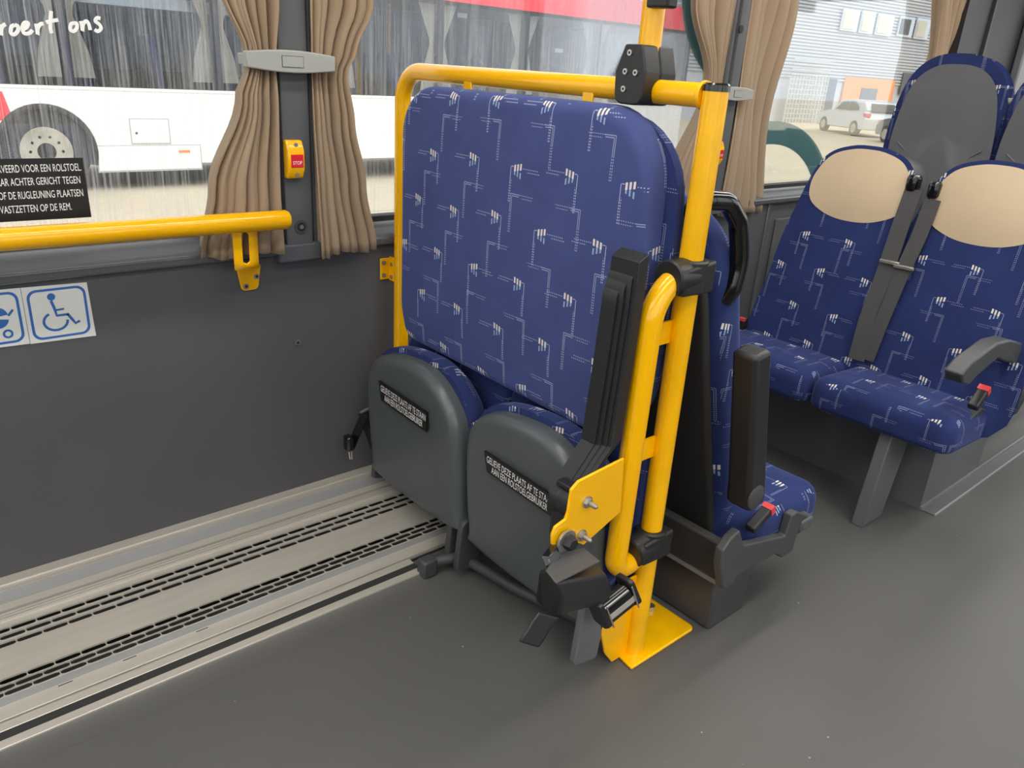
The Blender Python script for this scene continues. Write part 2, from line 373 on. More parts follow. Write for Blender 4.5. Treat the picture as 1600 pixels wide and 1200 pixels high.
# curtain cloth lets some daylight through
m, nt, p = newmat('curtain_cloth')
tl = nt.nodes.new('ShaderNodeBsdfTranslucent'); tl.inputs[0].default_value = rgb((205, 178, 148)); mxs = nt.nodes.new('ShaderNodeMixShader'); mxs.inputs[0].default_value = .22
tc = nt.nodes.new('ShaderNodeTexCoord'); nz = nt.nodes.new('ShaderNodeTexNoise'); nz.inputs['Scale'].default_value = 700; nt.links.new(tc.outputs['Object'], nz.inputs['Vector'])
B = NB(nt); nt.links.new(B.mix(nz.outputs[0], rgb((166, 144, 118)), rgb((184, 162, 136))), p.inputs['Base Color']); p.inputs['Roughness'].default_value = .85; p.inputs['Sheen Weight'].default_value = .2; p.inputs['Specular IOR Level'].default_value = .2
nt.links.new(p.outputs[0], mxs.inputs[1]); nt.links.new(tl.outputs[0], mxs.inputs[2]); nt.links.new(mxs.outputs[0], nt.nodes['Material Output'].inputs[0])
# ground outside: pale brick paving
m, nt, p = newmat('paving'); B = NB(nt)
tc = nt.nodes.new('ShaderNodeTexCoord'); n1 = nt.nodes.new('ShaderNodeTexNoise'); n1.inputs['Scale'].default_value = .6; n1.inputs['Detail'].default_value = 8; nt.links.new(tc.outputs['Object'], n1.inputs['Vector'])
br = nt.nodes.new('ShaderNodeTexBrick'); br.inputs['Scale'].default_value = 4; br.inputs['Color1'].default_value = rgb((206, 192, 166)); br.inputs['Color2'].default_value = rgb((196, 180, 152)); br.inputs['Mortar'].default_value = rgb((168, 154, 130)); br.inputs['Mortar Size'].default_value = .015; nt.links.new(tc.outputs['Object'], br.inputs['Vector'])
nt.links.new(B.mix(B.m('MULTIPLY', n1.outputs[0], .55), br.outputs[0], rgb((226, 214, 190))), p.inputs['Base Color']); p.inputs['Roughness'].default_value = .9
# glow of the added ceiling strips
m, nt, p = newmat('fill_diffuser'); p.inputs['Emission Color'].default_value = (1, .97, .93, 1); p.inputs['Emission Strength'].default_value = FILL; p.inputs['Base Color'].default_value = (.9, .9, .9, 1)

# ================================================================== SETTING
YW = 1.83      # inner face of the lower window wall
GZ = -0.62     # street level
mb = MB(); mb.bb(-4, 7.5, -.64, 1.355, -.04, 0); mb.bb(.955, 7.5, 1.355, 1.9, -.04, 0)
struct(mb.build('floor', 'floor_vinyl', smooth=0))
# cove where the vinyl turns up to the heater
mb = MB(); prof = [(1.300 + .055 * math.sin(a), .012 * (1 - math.cos(a))) for a in [math.pi / 2 * k / 6 for k in range(7)]]
n = len(prof); mb.add([V((x, y, z + .0005)) for x in (-4, .955) for y, z in prof], [(k, k + 1, n + k + 1, n + k) for k in range(n - 1)])
struct(mb.build('floor_cove', 'floor_vinyl', bpy.data.objects['floor']))
w = MB(); w.bb(-4, 3.035, YW, 1.93, 0.0, .74); w.bb(3.06, 7.5, YW + .004, 1.93, 0, .74)
wl = struct(w.build('wall_left', 'wall_panel', smooth=0))
MB().bb(3.035, 3.06, YW - .008, 1.93, .0, .735).build('cover_strip', 'sill_grey', wl, bevel=.004)
mb = MB(); mb.cyl((.876, YW, .493), (.876, YW - .004, .493), .0075, 14); mb.build('rivet', 'steel_worn', wl)
mb = MB(); mb.cyl((.876, YW - .004, .493), (.876, YW - .0045, .493), .004, 10); mb.build('rivet_hole', 'trough', wl)
# far lower recessed panel outline
w = MB(); w.bb(3.12, 4.4, YW - .006, YW + .004, .10, .66); w.build('wall_inset', 'wall_panel', wl, bevel=.02, seg=3)
# window sill profile swept along the bus
prof = [(1.90, .787), (1.865, .787), (1.858, .778), (1.850, .770), (1.822, .762), (1.812, .752), (1.812, .735), (1.822, .728), (1.90, .726)]
mb = MB(); mb.prism([V((-4, y, z)) for y, z in prof], (8.45, 0, 0))
struct(mb.build('trim_1', 'sill_grey', bevel=.003)).name = 'trim_1'
mb = MB(); mb.bb(-4, 4.45, 1.866, 1.9, .786, .800); struct(mb.build('trim_2', 'gasket', smooth=0))
# windows
def window(name, x0, x1, m):
    mb = MB(); mb.bb(x0, x1, 1.884, 1.890, .79, 1.80)
    return struct(mb.build(name, m, smooth=0))
window('window_1', -4, .884, 'glass_dirty'); window('window_2', .886, 2.63, 'glass_dirty'); window('window_3', 2.632, 4.5, 'glass_clean')
mb = MB(); mb.bb(-4, 7.5, 1.80, 1.93, 1.80, 2.2); struct(mb.build('trim_3', 'ceiling_white', smooth=0))
# dark end of the window wall behind the front seats
mb = MB(); mb.bb(4.45, 4.56, 1.79, 1.93, .74, 1.80); mb.bb(4.56, 7.5, 1.85, 1.93, .74, 1.80)
wf = struct(mb.build('wall_front', 'dark_trim', smooth=0))
MB().bb(4.66, 4.672, 1.835, 1.85, .5, 1.8).build('cover_strip', 'pillar_grey', wf)
MB().bb(4.90, 4.915, 1.835, 1.85, .5, 1.8).build('cover_strip', 'dark_shell', wf)
MB().bb(5.40, 6.4, 1.80, 1.85, .5, 1.8).build('door_post', 'lightgrey_trim', wf, bevel=.01)
# ceiling, opposite side and ends of the bus (out of the frame, they shape the light)
mb = MB(); mb.bb(-4, 7.5, -.70, 1.93, 2.2, 2.26); struct(mb.build('ceiling', 'ceiling_white', smooth=0))
mb = MB(); mb.bb(-4, 1.1, -.70, -.64, 0, .78); mb.bb(2.5, 7.5, -.70, -.64, 0, .78); mb.bb(-4, 7.5, -.70, -.60, 1.98, 2.2); mb.bb(-4, 1.1, -.70, -.62, 1.85, 1.98); mb.bb(2.5, 7.5, -.70, -.62, 1.85, 1.98)
for x in (-4, -2.2, -.4, .98, 2.5, 3.9, 5.4, 6.8): mb.bb(x, x + .12, -.70, -.62, .78, 1.85)
struct(mb.build('wall_right', 'wall_panel', smooth=0))
# glazed two-leaf bus door opposite the wheelchair bay
dr = MB()
for x0, x1 in ((1.10, 1.795), (1.805, 2.50)):
    dr.bb(x0, x0 + .05, -.69, -.65, .01, 1.98); dr.bb(x1 - .05, x1, -.69, -.65, .01, 1.98); dr.bb(x0 + .05, x1 - .05, -.69, -.65, .01, .10); dr.bb(x0 + .05, x1 - .05, -.69, -.65, 1.92, 1.98)
dr = struct(dr.build('door_1', 'dark_trim', smooth=0))
for x0, x1 in ((1.15, 1.745), (1.855, 2.45)): MB().bb(x0, x1, -.674, -.668, .10, 1.92).build('pane', 'glass_clean', dr, smooth=0)
mb = MB(); mb.bb(-4.06, -4, -.7, 1.93, 0, .9); mb.bb(-4.06, -4, -.7, 1.93, 1.9, 2.2); struct(mb.build('wall_rear', 'wall_panel', smooth=0))
mb = MB(); mb.bb(7.5, 7.56, -.7, 1.93, 0, .8); mb.bb(7.5, 7.56, -.7, 1.93, 1.95, 2.2); struct(mb.build('wall_end', 'dark_trim', smooth=0)).name = 'wall_far'
for nm, y in (('fill_strip', .18), ('fill_strip', 1.05)):  # unseen strips put in to lift the light inside the bus
    t = thing(nm, 'added fill light strip on the ceiling over the aisle' if y < .5 else 'added fill light strip on the ceiling over the window seats', 'fill light', (1.5, y, 2.2))
    MB().bb(-3.6, 6.8, y - .10, y + .10, 2.18, 2.2).build('housing', 'ceiling_white', t)
    MB().bb(-3.5, 6.7, y - .08, y + .08, 2.174, 2.18).build('diffuser', 'fill_diffuser', t, smooth=0)

# pillars between the windows
def pillar(name, x0, x1, zb):
    w = x1 - x0; mb = MB(); d = 1.80
    prof = [(x0, 1.90), (x0, d + .02), (x0 + .004, d + .012), (x0 + .012, d + .010), (x0 + .014, d + .016), (x0 + .018, d + .016), (x0 + .021, d + .002), (x0 + .026, d),
            (x1 - .026, d), (x1 - .021, d + .002), (x1 - .018, d + .016), (x1 - .014, d + .016), (x1 - .012, d + .010), (x1 - .004, d + .012), (x1, d + .02), (x1, 1.90)]
    mb.prism([V((x, y, zb + .03)) for x, y in prof], (0, 0, 1.80 - zb - .03))
    o = struct(mb.build(name, 'pillar_grey', smooth=25, bevel=.0015))
    f = MB(); f.bb(x0 - .002, x1 + .002, d - .002, 1.90, zb, zb + .045); f.build('foot_cover', 'pillar_grey', o, bevel=.006, seg=3)
    return o
p1 = pillar('pillar', .826, .938, .716)
s = MB(); s.cyl((.884, 1.8005, .803), (.884, 1.797, .803), .017, 20); ring = s.build('recess_ring', 'dark_shell', p1)
s = MB(); s.cyl((.884, 1.797, .803), (.884, 1.7965, .803), .011, 16); s.build('recess', 'trough', ring)
s = MB(); s.cyl((.884, 1.7968, .803), (.884, 1.794, .803), .0055, 6); s.build('screw', 'steel_worn', ring)
p2 = pillar('pillar', 2.575, 2.665, .716)
s = MB(); s.cyl((2.60, 1.8005, 1.374), (2.60, 1.7965, 1.374), .013, 16); s.build('recess_ring', 'gasket', p2)

# ================================================================== FLOOR HEATER
ht = thing('floor_heater', 'low aluminium floor heater with slotted cover along the window wall', 'heater', (.2, 1.6, 0))
X0, X1 = -.85, 1.26
zc = lambda y: .026 + (y - 1.468) / (1.70 - 1.468) * .008
mb = MB(); fn = lambda u, v, w: V((u, v, zc(v) + w)); P = .0485
def flat(v0, v1): mb.add([fn(X0, v0, 0), fn(X1, v0, 0), fn(X1, v1, 0), fn(X0, v1, 0)], [(0, 1, 2, 3)])
rows = [(1.6835, 1.661), (1.661, 1.6375), (1.6375, 1.6135)], [(1.5245, 1.5055), (1.5055, 1.489), (1.489, 1.4725)]
flat(1.6835, 1.70); flat(1.5245, 1.6135); flat(1.468, 1.4725)
for band in rows:
    for i, (a, b) in enumerate(band):
        off = (.5 if i == 1 else (.0 if i == 0 else .05)) * P; x = X0 + off
        if off: mb.add([fn(X0, b, 0), fn(x, b, 0), fn(x, a, 0), fn(X0, a, 0)], [(0, 1, 2, 3)])
        while x + P <= X1:
            mb.slotted(fn, x, x + P, b, a, .0172, .0080, .004); x += P
        mb.add([fn(x, b, 0), fn(X1, b, 0), fn(X1, a, 0), fn(x, a, 0)], [(0, 1, 2, 3)])
mb.build('slotted_cover', 'aluminium', ht, smooth=0)
mb = MB(); mb.bb(X0, X1, 1.474, 1.70, .001, .008); mb.bb(X0, X1, 1.691, 1.6995, .001, .031); mb.build('heater_trough', 'trough', ht, smooth=0)  # second box is a dark strip added to shade the rear slot row
mb = MB(); mb.tube([(X0, 1.622, .012), (X1, 1.622, .012)], .0065, 8); mb.build('heating_pipe', 'steel_worn', ht)
mb = MB(); mb.prism([V((X0, y, z)) for y, z in ((1.468, .0255), (1.4725, .0262), (1.474, .010), (1.462, .010), (1.4615, .0135))], (X1 - X0, 0, 0)); mb.build('rim', 'shaded_aluminium', ht)
mb = MB(); mb.bb(X0, X1, 1.4235, 1.463, .001, .0140); mb.build('front_plate', 'aluminium', ht, bevel=.001)
MB().bb(X0, X1, 1.4185, 1.4240, .001, .0045).build('gap_shade_strip', 'trough', ht, smooth=0)  # dark strip laid in to imitate the shade of the open joint
for x in (.16, .28, .43): MB().bb(x, x + .026, 1.4555, 1.4575, .0138, .0145).build('notch', 'trough', ht, smooth=0)
E1 = .96
mb = MB(); mb.bb(X0, E1, 1.3955, 1.4190, .001, .0135); mb.build('edge_profile', 'aluminium', ht, bevel=.0015)
mb = MB(); mb.bb(X0, E1, 1.3735, 1.3955, .001, .0125); mb.build('anti_slip_strip', 'rubber', ht, smooth=0)
mb = MB(); mb.bb(X0, E1, 1.352, 1.3735, .001, .0135); mb.build('edge_profile', 'aluminium', ht, bevel=.0015)
mb = MB(); mb.prism([V((X0, y, z)) for y, z in ((1.70, .034), (1.7005, .038), (1.7055, .039), (1.706, .024), (1.709, .024), (1.7095, .038), (1.7145, .039), (1.715, .024), (1.718, .024), (1.7185, .038), (1.7245, .039), (1.725, .022), (1.729, .022), (1.7295, .042), (1.752, .044), (1.757, .036), (1.757, .001), (1.70, .001))], (X1 - X0, 0, 0)); mb.build('groove_profile', 'aluminium', ht, smooth=0)
mb = MB(); mb.prism([V((X0, y, z)) for y, z in ((1.757, .034), (1.776, .061), (1.7762, .001), (1.757, .001))], (X1 - X0, 0, 0)); mb.build('riser', 'shaded_aluminium', ht, smooth=0)
mb = MB(); mb.prism([V((X0, y, z)) for y, z in ((1.7755, .0625), (1.796, .0605), (1.797, .0635), (1.829, .063), (1.829, .001), (1.7755, .001))], (X1 - X0, 0, 0)); mb.build('ledge', 'aluminium', ht, smooth=0)

# ================================================================== YELLOW FRAME WITH PAD
PXm, PYm, TR = 1.175, .843, .0222
fr = thing('grab_rail_frame', 'yellow tubular grab rail frame around the wheelchair backrest', 'grab rail', (PXm, PYm, 0))
mb = MB(); mb.tube([(PXm, PYm, .0), (PXm, PYm, 1.185)], TR, 24); mb.build('main_post', 'yellow_worn', fr)
mb = MB(); mb.tube([(PXm, PYm, 1.183), (PXm, PYm, 1.193), (PXm, PYm, 1.196)], [TR + .0008, TR + .0008, TR - .002], 24); mb.build('end_cap', 'black_gloss', fr)
mb = MB(); mb.tube(fillet([(PXm, PYm + .02, 1.175), (PXm, 1.793, 1.175), (PXm, 1.793, .30)], .075, 12), .0205, 22); mb.build('top_rail', 'yellow', fr)
mb = MB(); mb.tube([(PXm, PYm + .018, 1.175), (PXm, PYm + .024, 1.175), (PXm, PYm + .028, 1.175)], [.0235, .0245, .0205], 22); mb.build('weld_seam', 'yellow_worn', fr)
for y in (1.505, 1.125):
    mb = MB(); mb.bb(1.158, 1.164, y - .014, y + .014, 1.115, 1.172); mb.build('hanger_tab', 'yellow', fr, bevel=.002)
# wall bracket of the frame
mb = MB(); mb.prism([V((1.127, YW - .001, .632)), V((1.160, YW - .001, .632)), V((1.160, YW - .001, .692)), V((1.127, YW - .001, .692))], (0, -.005, 0))
mb.bb(1.156, 1.161, 1.79, YW - .001, .628, .696); br_ = mb.build('wall_bracket', 'yellow', fr, bevel=.004)
for z in (.645, .680):
    s = MB(); s.cyl((1.137, YW - .005, z), (1.137, YW - .009, z), .0062, 14); s.build('bolt', 'steel_worn', br_)
    s = MB(); s.cyl((1.157, 1.812, z - .004), (1.152, 1.812, z - .004), .005, 12); s.build('bolt', 'steel_worn', br_)
# side loop in front of the post
LX = 1.077
mb = MB(); mb.tube(fillet([(PXm - .01, PYm, .868), (1.083, PYm, .868), (LX, PYm, .60), (LX - .006, PYm, .268), (1.125, PYm, .262), (PXm - .012, PYm, .30)], [.085, .5, .045, .06], 12), TR, 24)
mb.build('side_loop', 'yellow', fr)
for z in (.76, .52): MB().bb(1.09, 1.165, PYm + .006, PYm + .012, z - .022, z + .022).build('spacer_tab', 'yellow_worn', fr)
# black clamps
def clamp(z, h, tilt=0):
    mb = MB(); mb.tube([(PXm, PYm, z - h / 2), (PXm, PYm, z - h / 2 + .003), (PXm, PYm, z + h / 2 - .003), (PXm, PYm, z + h / 2)], [.0305, .0335, .0335, .0305], 28)
    o = mb.build('clamp', 'black_plastic', fr)
    mb = MB(); mb.tube([(PXm, PYm, z), (PXm - .058, PYm, z - tilt), (PXm - .061, PYm, z - tilt * 1.05)], [.0335, .0335, .0300], 28); mb.build('collar', 'black_plastic', o)
    mb = MB(); mb.prism([V((PXm - .05, PYm - .030, z - h / 2)), V((PXm + .034, PYm - .0345, z - h / 2)), V((PXm + .034, PYm - .0345, z + h / 2)), V((PXm - .05, PYm - .030, z + h / 2 - .012))], (0, .060, 0)); mb.build('clamp_body', 'black_plastic', o, bevel=.005, seg=3)
    return o
clamp(.868, .060); clamp(.298, .062, .008)
# mounting plate welded to the loop, in the x-z plane
yp = .824
pp = [(976, 716), (905, 752), (893, 766), (888, 800), (884, 812), (868, 824), (863, 836), (863, 852), (900, 854), (905, 849), (912, 852), (970, 800)]
mb = MB(); mb.prism([PY(x, y, yp) for x, y in pp], (0, .006, 0)); plate = mb.build('mounting_plate', 'yellow', fr, bevel=.0015)
def bolt(px, py, r, parent, L_=.022, nut=True):
    p = PY(px, py, yp)
    s = MB(); s.cyl(p, p - V((0, .003, 0)), r * 1.9, 18); s.cyl(p, p - V((0, .008, 0)), r * 1.35, 6)
    b = s.build('washer_nut', 'steel', parent)
    if nut:
        s = MB(); s.tube([p - V((0, .004, 0)), p - V((0, L_, 0)), p - V((0, L_ + .004, 0))], [r * .8, r * .8, r * .4], 12); s.build('bolt_end', 'steel_worn', b)
bolt(917, 784, .0062, plate); bolt(908, 836, .0062, plate)
# base plate on the floor with gusset
bp_ = [PZ(988, 1049, .012), PZ(1083, 981, .012), PZ(1018, 932, .012), PZ(958, 972, .012)]
bp_ = [V((1.128, .806, 0)), V((1.352, .806, 0)), V((1.352, .952, 0)), V((1.150, .952, 0))]
mb = MB(); mb.prism([V((p[0], p[1], .001)) for p in rpoly([(p.x, p.y) for p in bp_], [.004, .014, .014, .004], 4)], (0, 0, .009)); bpl = mb.build('base_plate', 'yellow_worn', fr, bevel=.003)
s = MB(); q = PZ(1016, 952, .010); s.cyl(q, q + V((0, 0, .012)), .011, 6); s.build('bolt', 'steel', bpl)
gp = [(1.042, .155), (1.150, .205), (1.158, .205), (1.158, .008), (1.128, .008), (1.120, .055), (1.112, .062), (1.105, .012), (1.088, .028), (1.072, .045)]
gp = [(1.046, .150), (1.100, .215), (1.160, .215), (1.160, .006), (1.108, .006), (1.080, .045)]
mb = MB(); mb.prism([V((x, .846, z)) for x, z in gp], (0, .006, 0)); mb.build('gusset', 'yellow', fr, bevel=.002)

# backrest pad with its rear cushion
pad = thing('wheelchair_backrest_pad', 'large blue patterned backrest pad hanging in the yellow frame', 'backrest', (1.13, 1.29, .5))
out = rpoly([(.957, .508), (1.665, .516), (1.692, .60), (1.692, 1.148), (.905, 1.148), (.893, .80), (.90, .62)], [.045, .05, .12, .115, .135, .3, .2], 8)
mb = MB(); mb.pillow(out, lambda u, v, w: V((1.150 - w, u, v)), .052, .026, .012); mb.build('front_cushion', 'pad_fabric', pad, smooth=60)
out = rpoly([(.925, .500), (1.68, .500), (1.695, .60), (1.69, 1.135), (.88, 1.135), (.862, .80), (.872, .62)], [.05, .05, .12, .12, .15, .3, .2], 8)
mb = MB(); mb.pillow(out, lambda u, v, w: V((1.151 + w, u, v)), .030, .014, 0, ); mb.build('rear_cushion', 'seat_fabric', pad, smooth=60)

# folding tip-up seats under the pad
def folding_seat(yc, label, sticker, stx):
    t = thing('tip_up_seat', label, 'seat', (1.06, yc, 0), 'tip-up seats beneath the blue pad')
    hw = .215
    o = [(yc - .185, .115), (yc + .165, .112), (yc + .20, .17), (yc + hw, .36), (yc + .190, .445), (yc + .11, .492), (yc - .05, .505), (yc - .150, .455), (yc - .198, .37), (yc - .208, .18)]
    o = spline(o, 5)
    mb = MB(); mb.pillow(o, lambda u, v, w: V((1.065 - w - (v - .3) * .02, u, v)), .045, .026, -.007); sh = mb.build('seat_shell', 'grey_shell', t, smooth=60)
    o2 = spline([(yc - .195, .14), (yc + .175, .14), (yc + .207, .22), (yc + .218, .38), (yc + .195, .46), (yc + .11, .507), (yc - .05, .520), (yc - .155, .475), (yc - .204, .39), (yc - .212, .2)], 5)
    mb = MB(); mb.pillow(o2, lambda u, v, w: V((1.066 + w - (v - .3) * .02, u, v)), .066, .045, .004); mb.build('seat_cushion', 'seat_fabric', t, smooth=60)
    mb = MB(); mb.pillow(rrect(yc - .219, yc + .219, .06, .496, .03), lambda u, v, w: V((1.205 - w, u, v)), .05, .02, .0); mb.build('backrest', 'seat_fabric', t, smooth=60)
    # sticker
    a, b, z0, z1 = stx
    mb = MB(); pts = [V((1.0125, a, z1)), V((1.0125, b, z1 - .009)), V((1.0125, b - .002, z0 - .009)), V((1.0125, a - .013, z0))]
    mb.prism(pts, (.006, 0, 0)); st = mb.build('sticker', 'sticker_black', t, smooth=0)
    ux = V((0, b - a, -.009)).normalized(); uy = V((0, -.2, .98)).normalized()
    w_ = a - b; h = z1 - z0
    lettering('GELIEVE DEZE PLAATS AF TE STAAN', 'lettering', 'print_white', st, V((1.0120, a - .012, z0 + h * .53)), ux, V((0, 0, 1)), w_ * .94, h * .34)
    lettering('AAN EEN ROLSTOELGEBRUIKER', 'lettering', 'print_white', st, V((1.0120, a - .030, z0 + h * .10)), ux, V((0, 0, 1)), w_ * .80, h * .34)
    return t
fl = folding_seat(1.517, 'grey tip-up seat with black sticker next to the window wall', None, (1.650, 1.432, .364, .416))
fr2 = folding_seat(1.075, 'grey tip-up seat with black sticker beside the black ribbed armrest', None, (1.205, .975, .352, .399))
def side_bracket(parent, y, z0, z1, xf, mname='grey_shell'):
    o = rpoly([(xf, z0), (xf + .07, z0 - .015), (xf + .085, z1 - .03), (xf + .05, z1), (xf + .012, z1)], [.01, .01, .02, .02, .022], 4)
    mb = MB(); mb.prism([V((x, y, z)) for x, z in o], (0, .018, 0)); mb.build('hinge_bracket', mname, parent, bevel=.004, seg=3)
side_bracket(fl, 1.715, .085, .195, 1.035, 'dark_shell'); side_bracket(fl, 1.335, .035, .175, 1.02, 'dark_shell')
side_bracket(fr2, 1.283, .030, .165, 1.01, 'dark_shell'); side_bracket(fr2, .846, .060, .212, .985, 'seat_shell')
# folded belt buckle by the wall
bk = thing('seat_belt_buckle', 'black belt buckle with steel tongue hanging near the window wall', 'belt', (1.0, 1.75, .2))
g = lambda px, py, y=1.755: PY(px, py, y)
mb = MB(); mb.ribbon([g(577, 640), g(566, 655), g(556, 678), g(547, 700)], (.003, -.014, 0), (.004, 0, .002)); mb.build('webbing', 'black_gloss', bk)
mb = MB(); mb.ribbon([g(566, 650), g(572, 668), g(580, 690), g(584, 704)], (.003, -.016, 0), (.006, 0, .002)); mb.build('webbing', 'black_plastic', bk)
mb = MB(); c = g(545, 692); mb.box(c, (.022, .03, .045)); mb.build('buckle_body', 'black_gloss', bk, bevel=.006)
mb = MB(); mb.tube([g(541, 698), g(545, 704), g(547, 717), g(550, 717), g(549, 703)], .0022, 8); mb.build('tongue', 'steel', bk)
mb = MB(); mb.tube([g(563, 645), g(579, 637)], .004, 8); mb.build('buckle_edge', 'steel', bk)
# seat base bar on the floor
sb = thing('seat_base_bar', 'dark grey floor bar bent under the tip-up seats', 'bar', (1.06, 1.2, 0))
mb = MB(); mb.tube(fillet([PZ(668, 878, .035), PZ(722, 870, .035), PZ(800, 916, .035), V((1.14, .93, .03))], .03), .014, 12); mb.build('bar', 'dark_shell', sb)
q = PZ(662, 884, .03); mb = MB(); mb.bb(q.x - .012, q.x + .03, q.y - .02, q.y + .015, .001, .05); mb.build('foot', 'dark_shell', sb, bevel=.006)

# upright armrest with ribs, on its hinge drum
yl, yr = .907, .842
def arm_path(d):   # centre line in x-z, d shifts towards the front (-x)
    return [(.945 - d * .75, .485 - d * .65), (1.030 - d, .565 - d * .35), (1.040 - d, .70), (1.046 - d, .82), (1.046 - d, .90)]
def arm_solid(y0, y1, d0, d1, top):
    a = arm_path(d0); b = arm_path(d1)
    a = a[:-1] + [(a[-1][0], top)]; b = b[:-1] + [(b[-1][0], top - .012)]
    return MB().prism([V((x, y0, z)) for x, z in a + b[::-1]], (0, y1 - y0, 0))
ar = arm_solid(yl, yr, -.008, .016, .918).build('armrest', 'black_plastic', fr, bevel=.006, seg=3); ar['label'] = 'black ribbed armrest folded upright'
for k, tp in enumerate((.884, .866, .850)):
    arm_solid(yl + .001, yr + .010 + k * .011, .014 + k * .0045, .019 + k * .0045, tp).build('rib', 'black_plastic', ar, bevel=.0018)
hc = PY(886, 780, .87)
mb = MB(); mb.tube([(hc.x, .892, hc.z), (hc.x, .889, hc.z), (hc.x, .872, hc.z), (hc.x, .870, hc.z), (hc.x, .832, hc.z)], [.028, .033, .033, .031, .031], 26); mb.build('hinge_drum', 'black_plastic', ar)
mb = MB(); mb.bb(hc.x - .026, hc.x + .012, .845, .888, hc.z - .085, hc.z); mb.build('hinge_skirt', 'black_plastic', ar, bevel=.01)
mb = MB(); mb.bb(hc.x - .018, hc.x + .006, .85, .885, hc.z + .030, hc.z + .040); mb.build('stop_tab', 'black_plastic', ar, bevel=.002)

# belt retractor under the mounting plate
rt = thing('belt_retractor', 'black wheelchair belt retractor box bolted below the yellow plate', 'retractor', (.92, .80, .2))
def q8(px, py, y): return PY(px, py, y)
yo = .795
face = [(868, 862), (905, 848), (940, 876), (948, 898), (943, 918), (925, 932), (880, 958), (872, 966), (862, 960), (848, 945), (840, 940), (846, 890)]
# upper lid and front box as a wedge-shaped housing
A = [q8(853, 893, .775), q8(869, 912, .745), q8(880, 938, .740), q8(874, 962, .755), q8(846, 950, .790), q8(835, 938, .80), q8(843, 890, .81)]
vec = q8(948, 898, .775) - q8(869, 912, .745)
mb = MB(); mb.prism(A, vec); hb = mb.build('housing', 'black_plastic', rt, bevel=.005, seg=3)
lid = [q8(853, 890, .775), q8(870, 911, .745), q8(939, 877, .775), q8(912, 855, .81), q8(874, 862, .815)]
nrm = (lid[1] - lid[0]).cross(lid[2] - lid[1]).normalized()
mb = MB(); mb.prism([p + nrm * .0 for p in lid], nrm * -.004); mb.build('lid', 'dark_shell', rt, bevel=.002)
mb = MB(); mb.ribbon([q8(848, 878, .80), q8(862, 860, .815)], (.0, .006, .008), (.01, -.01, .0)); mb.build('lid_edge', 'black_gloss', rt, bevel=.002)
# tongue handle
mb = MB(); mb.ribbon([q8(858, 958, .775), q8(846, 975, .775), q8(836, 992, .775), q8(826, 1006, .775)], (.016, -.010, -.008), (-.006, -.006, .004)); mb.build('release_tongue', 'black_plastic', rt, bevel=.004)
# hanging tab and bolt head
tabp = [(873, 852), (897, 852), (892, 868), (875, 878), (868, 868)]
mb = MB(); mb.prism([q8(x, y, .812) for x, y in tabp], (0, .003, 0)); mb.build('hanger_tab', 'steel', rt)
b0 = q8(886, 845, .815); mb = MB(); mb.cyl(b0 + V((0, .004, 0)), b0 - V((0, .002, 0)), .021, 22); mb.build('washer', 'steel', rt)
mb = MB(); mb.tube([b0, b0 - V((0, .012, 0)), b0 - V((0, .018, 0))], [.0145, .0145, .011], 6); mb.build('bolt_head', 'black_plastic', rt)
# webbing reel with two cheeks
ra, rb = q8(939, 953, .785), q8(978, 922, .775)      # reel axis ends in the x-z plane (lower-left cheek, upper-right cheek)
ax = (rb - ra).normalized(); pr = V((0, -1, 0)).cross(ax).normalized()
mb = MB(); mb.tube([ra, rb], .020, 20); reel = mb.build('webbing_reel', 'black_gloss', rt)
wq = pr * -1
mb = MB(); o_ = ra + V((0, -.018, 0)) - pr * .010; mb.ribbon([o_, o_ + (rb - ra)], pr * -.0075, V((0, -.003, 0))); mb.build('webbing_edge', 'aluminium', rt)
mb = MB(); o_ = ra + V((0, -.012, 0)) - pr * .026; mb.ribbon([o_, o_ + (rb - ra)], pr * -.009, V((0, -.004, 0))); mb.build('lower_bar', 'black_gloss', rt)
for e, sg in ((ra, -1), (rb, 1)):
    o2 = rpoly([(-.040, -.020), (.032, -.022), (.036, .018), (-.030, .024), (-.046, .010)], .008, 4)
    mb = MB(); mb.prism([e + pr * a + V((0, -1, 0)) * b for a, b in o2], ax * .012 * sg); mb.build('reel_cheek', 'black_plastic', rt, bevel=.003)
    mb = MB(); mb.ribbon([e + pr * .03 + V((0, -.0225, 0)), e - pr * .038 + V((0, -.0225, 0))], ax * .0015, V((0, -.0015, 0))); mb.build('cheek_edge', 'steel', rt)

# ================================================================== VERTICAL GRAB POLE WITH CLAMP
pol = thing('grab_pole', 'yellow vertical grab pole rising from a black clamp on the top rail', 'grab pole', (1.175, 1.0, 1.17))
ck = PX(1018, 45, 1.172)
mb = MB(); mb.tube([(1.172, ck.y, 1.18), (1.172, ck.y, 2.19)], .0205, 24); mb.build('pole', 'yellow', pol)
o = rpoly([(ck.y - .030, 1.150), (ck.y + .034, 1.150), (ck.y + .038, 1.205), (ck.y + .020, 1.250), (ck.y - .020, 1.250), (ck.y - .034, 1.205)], [.018, .018, .01, .005, .005, .01], 5)
mb = MB(); mb.prism([V((1.130, y, z)) for y, z in o], (.042, 0, 0)); cl = mb.build('clamp_half', 'black_plastic', pol, bevel=.003)
mb = MB(); mb.prism([V((1.1735, y, z)) for y, z in o], (.042, 0, 0)); mb.build('clamp_half', 'black_plastic', pol, bevel=.003)
for y, z in ((.006, 1.236), (.012, 1.205), (-.012, 1.204), (.012, 1.176)):
    s = MB(); s.cyl((1.1305, ck.y + y, z), (1.127, ck.y + y, z), .0052, 14); sc = s.build('screw', 'steel', cl)
    s = MB(); s.cyl((1.1272, ck.y + y, z), (1.1266, ck.y + y, z), .0025, 6); s.build('socket', 'trough', sc)
kb = PX(1031, 13, 1.140)
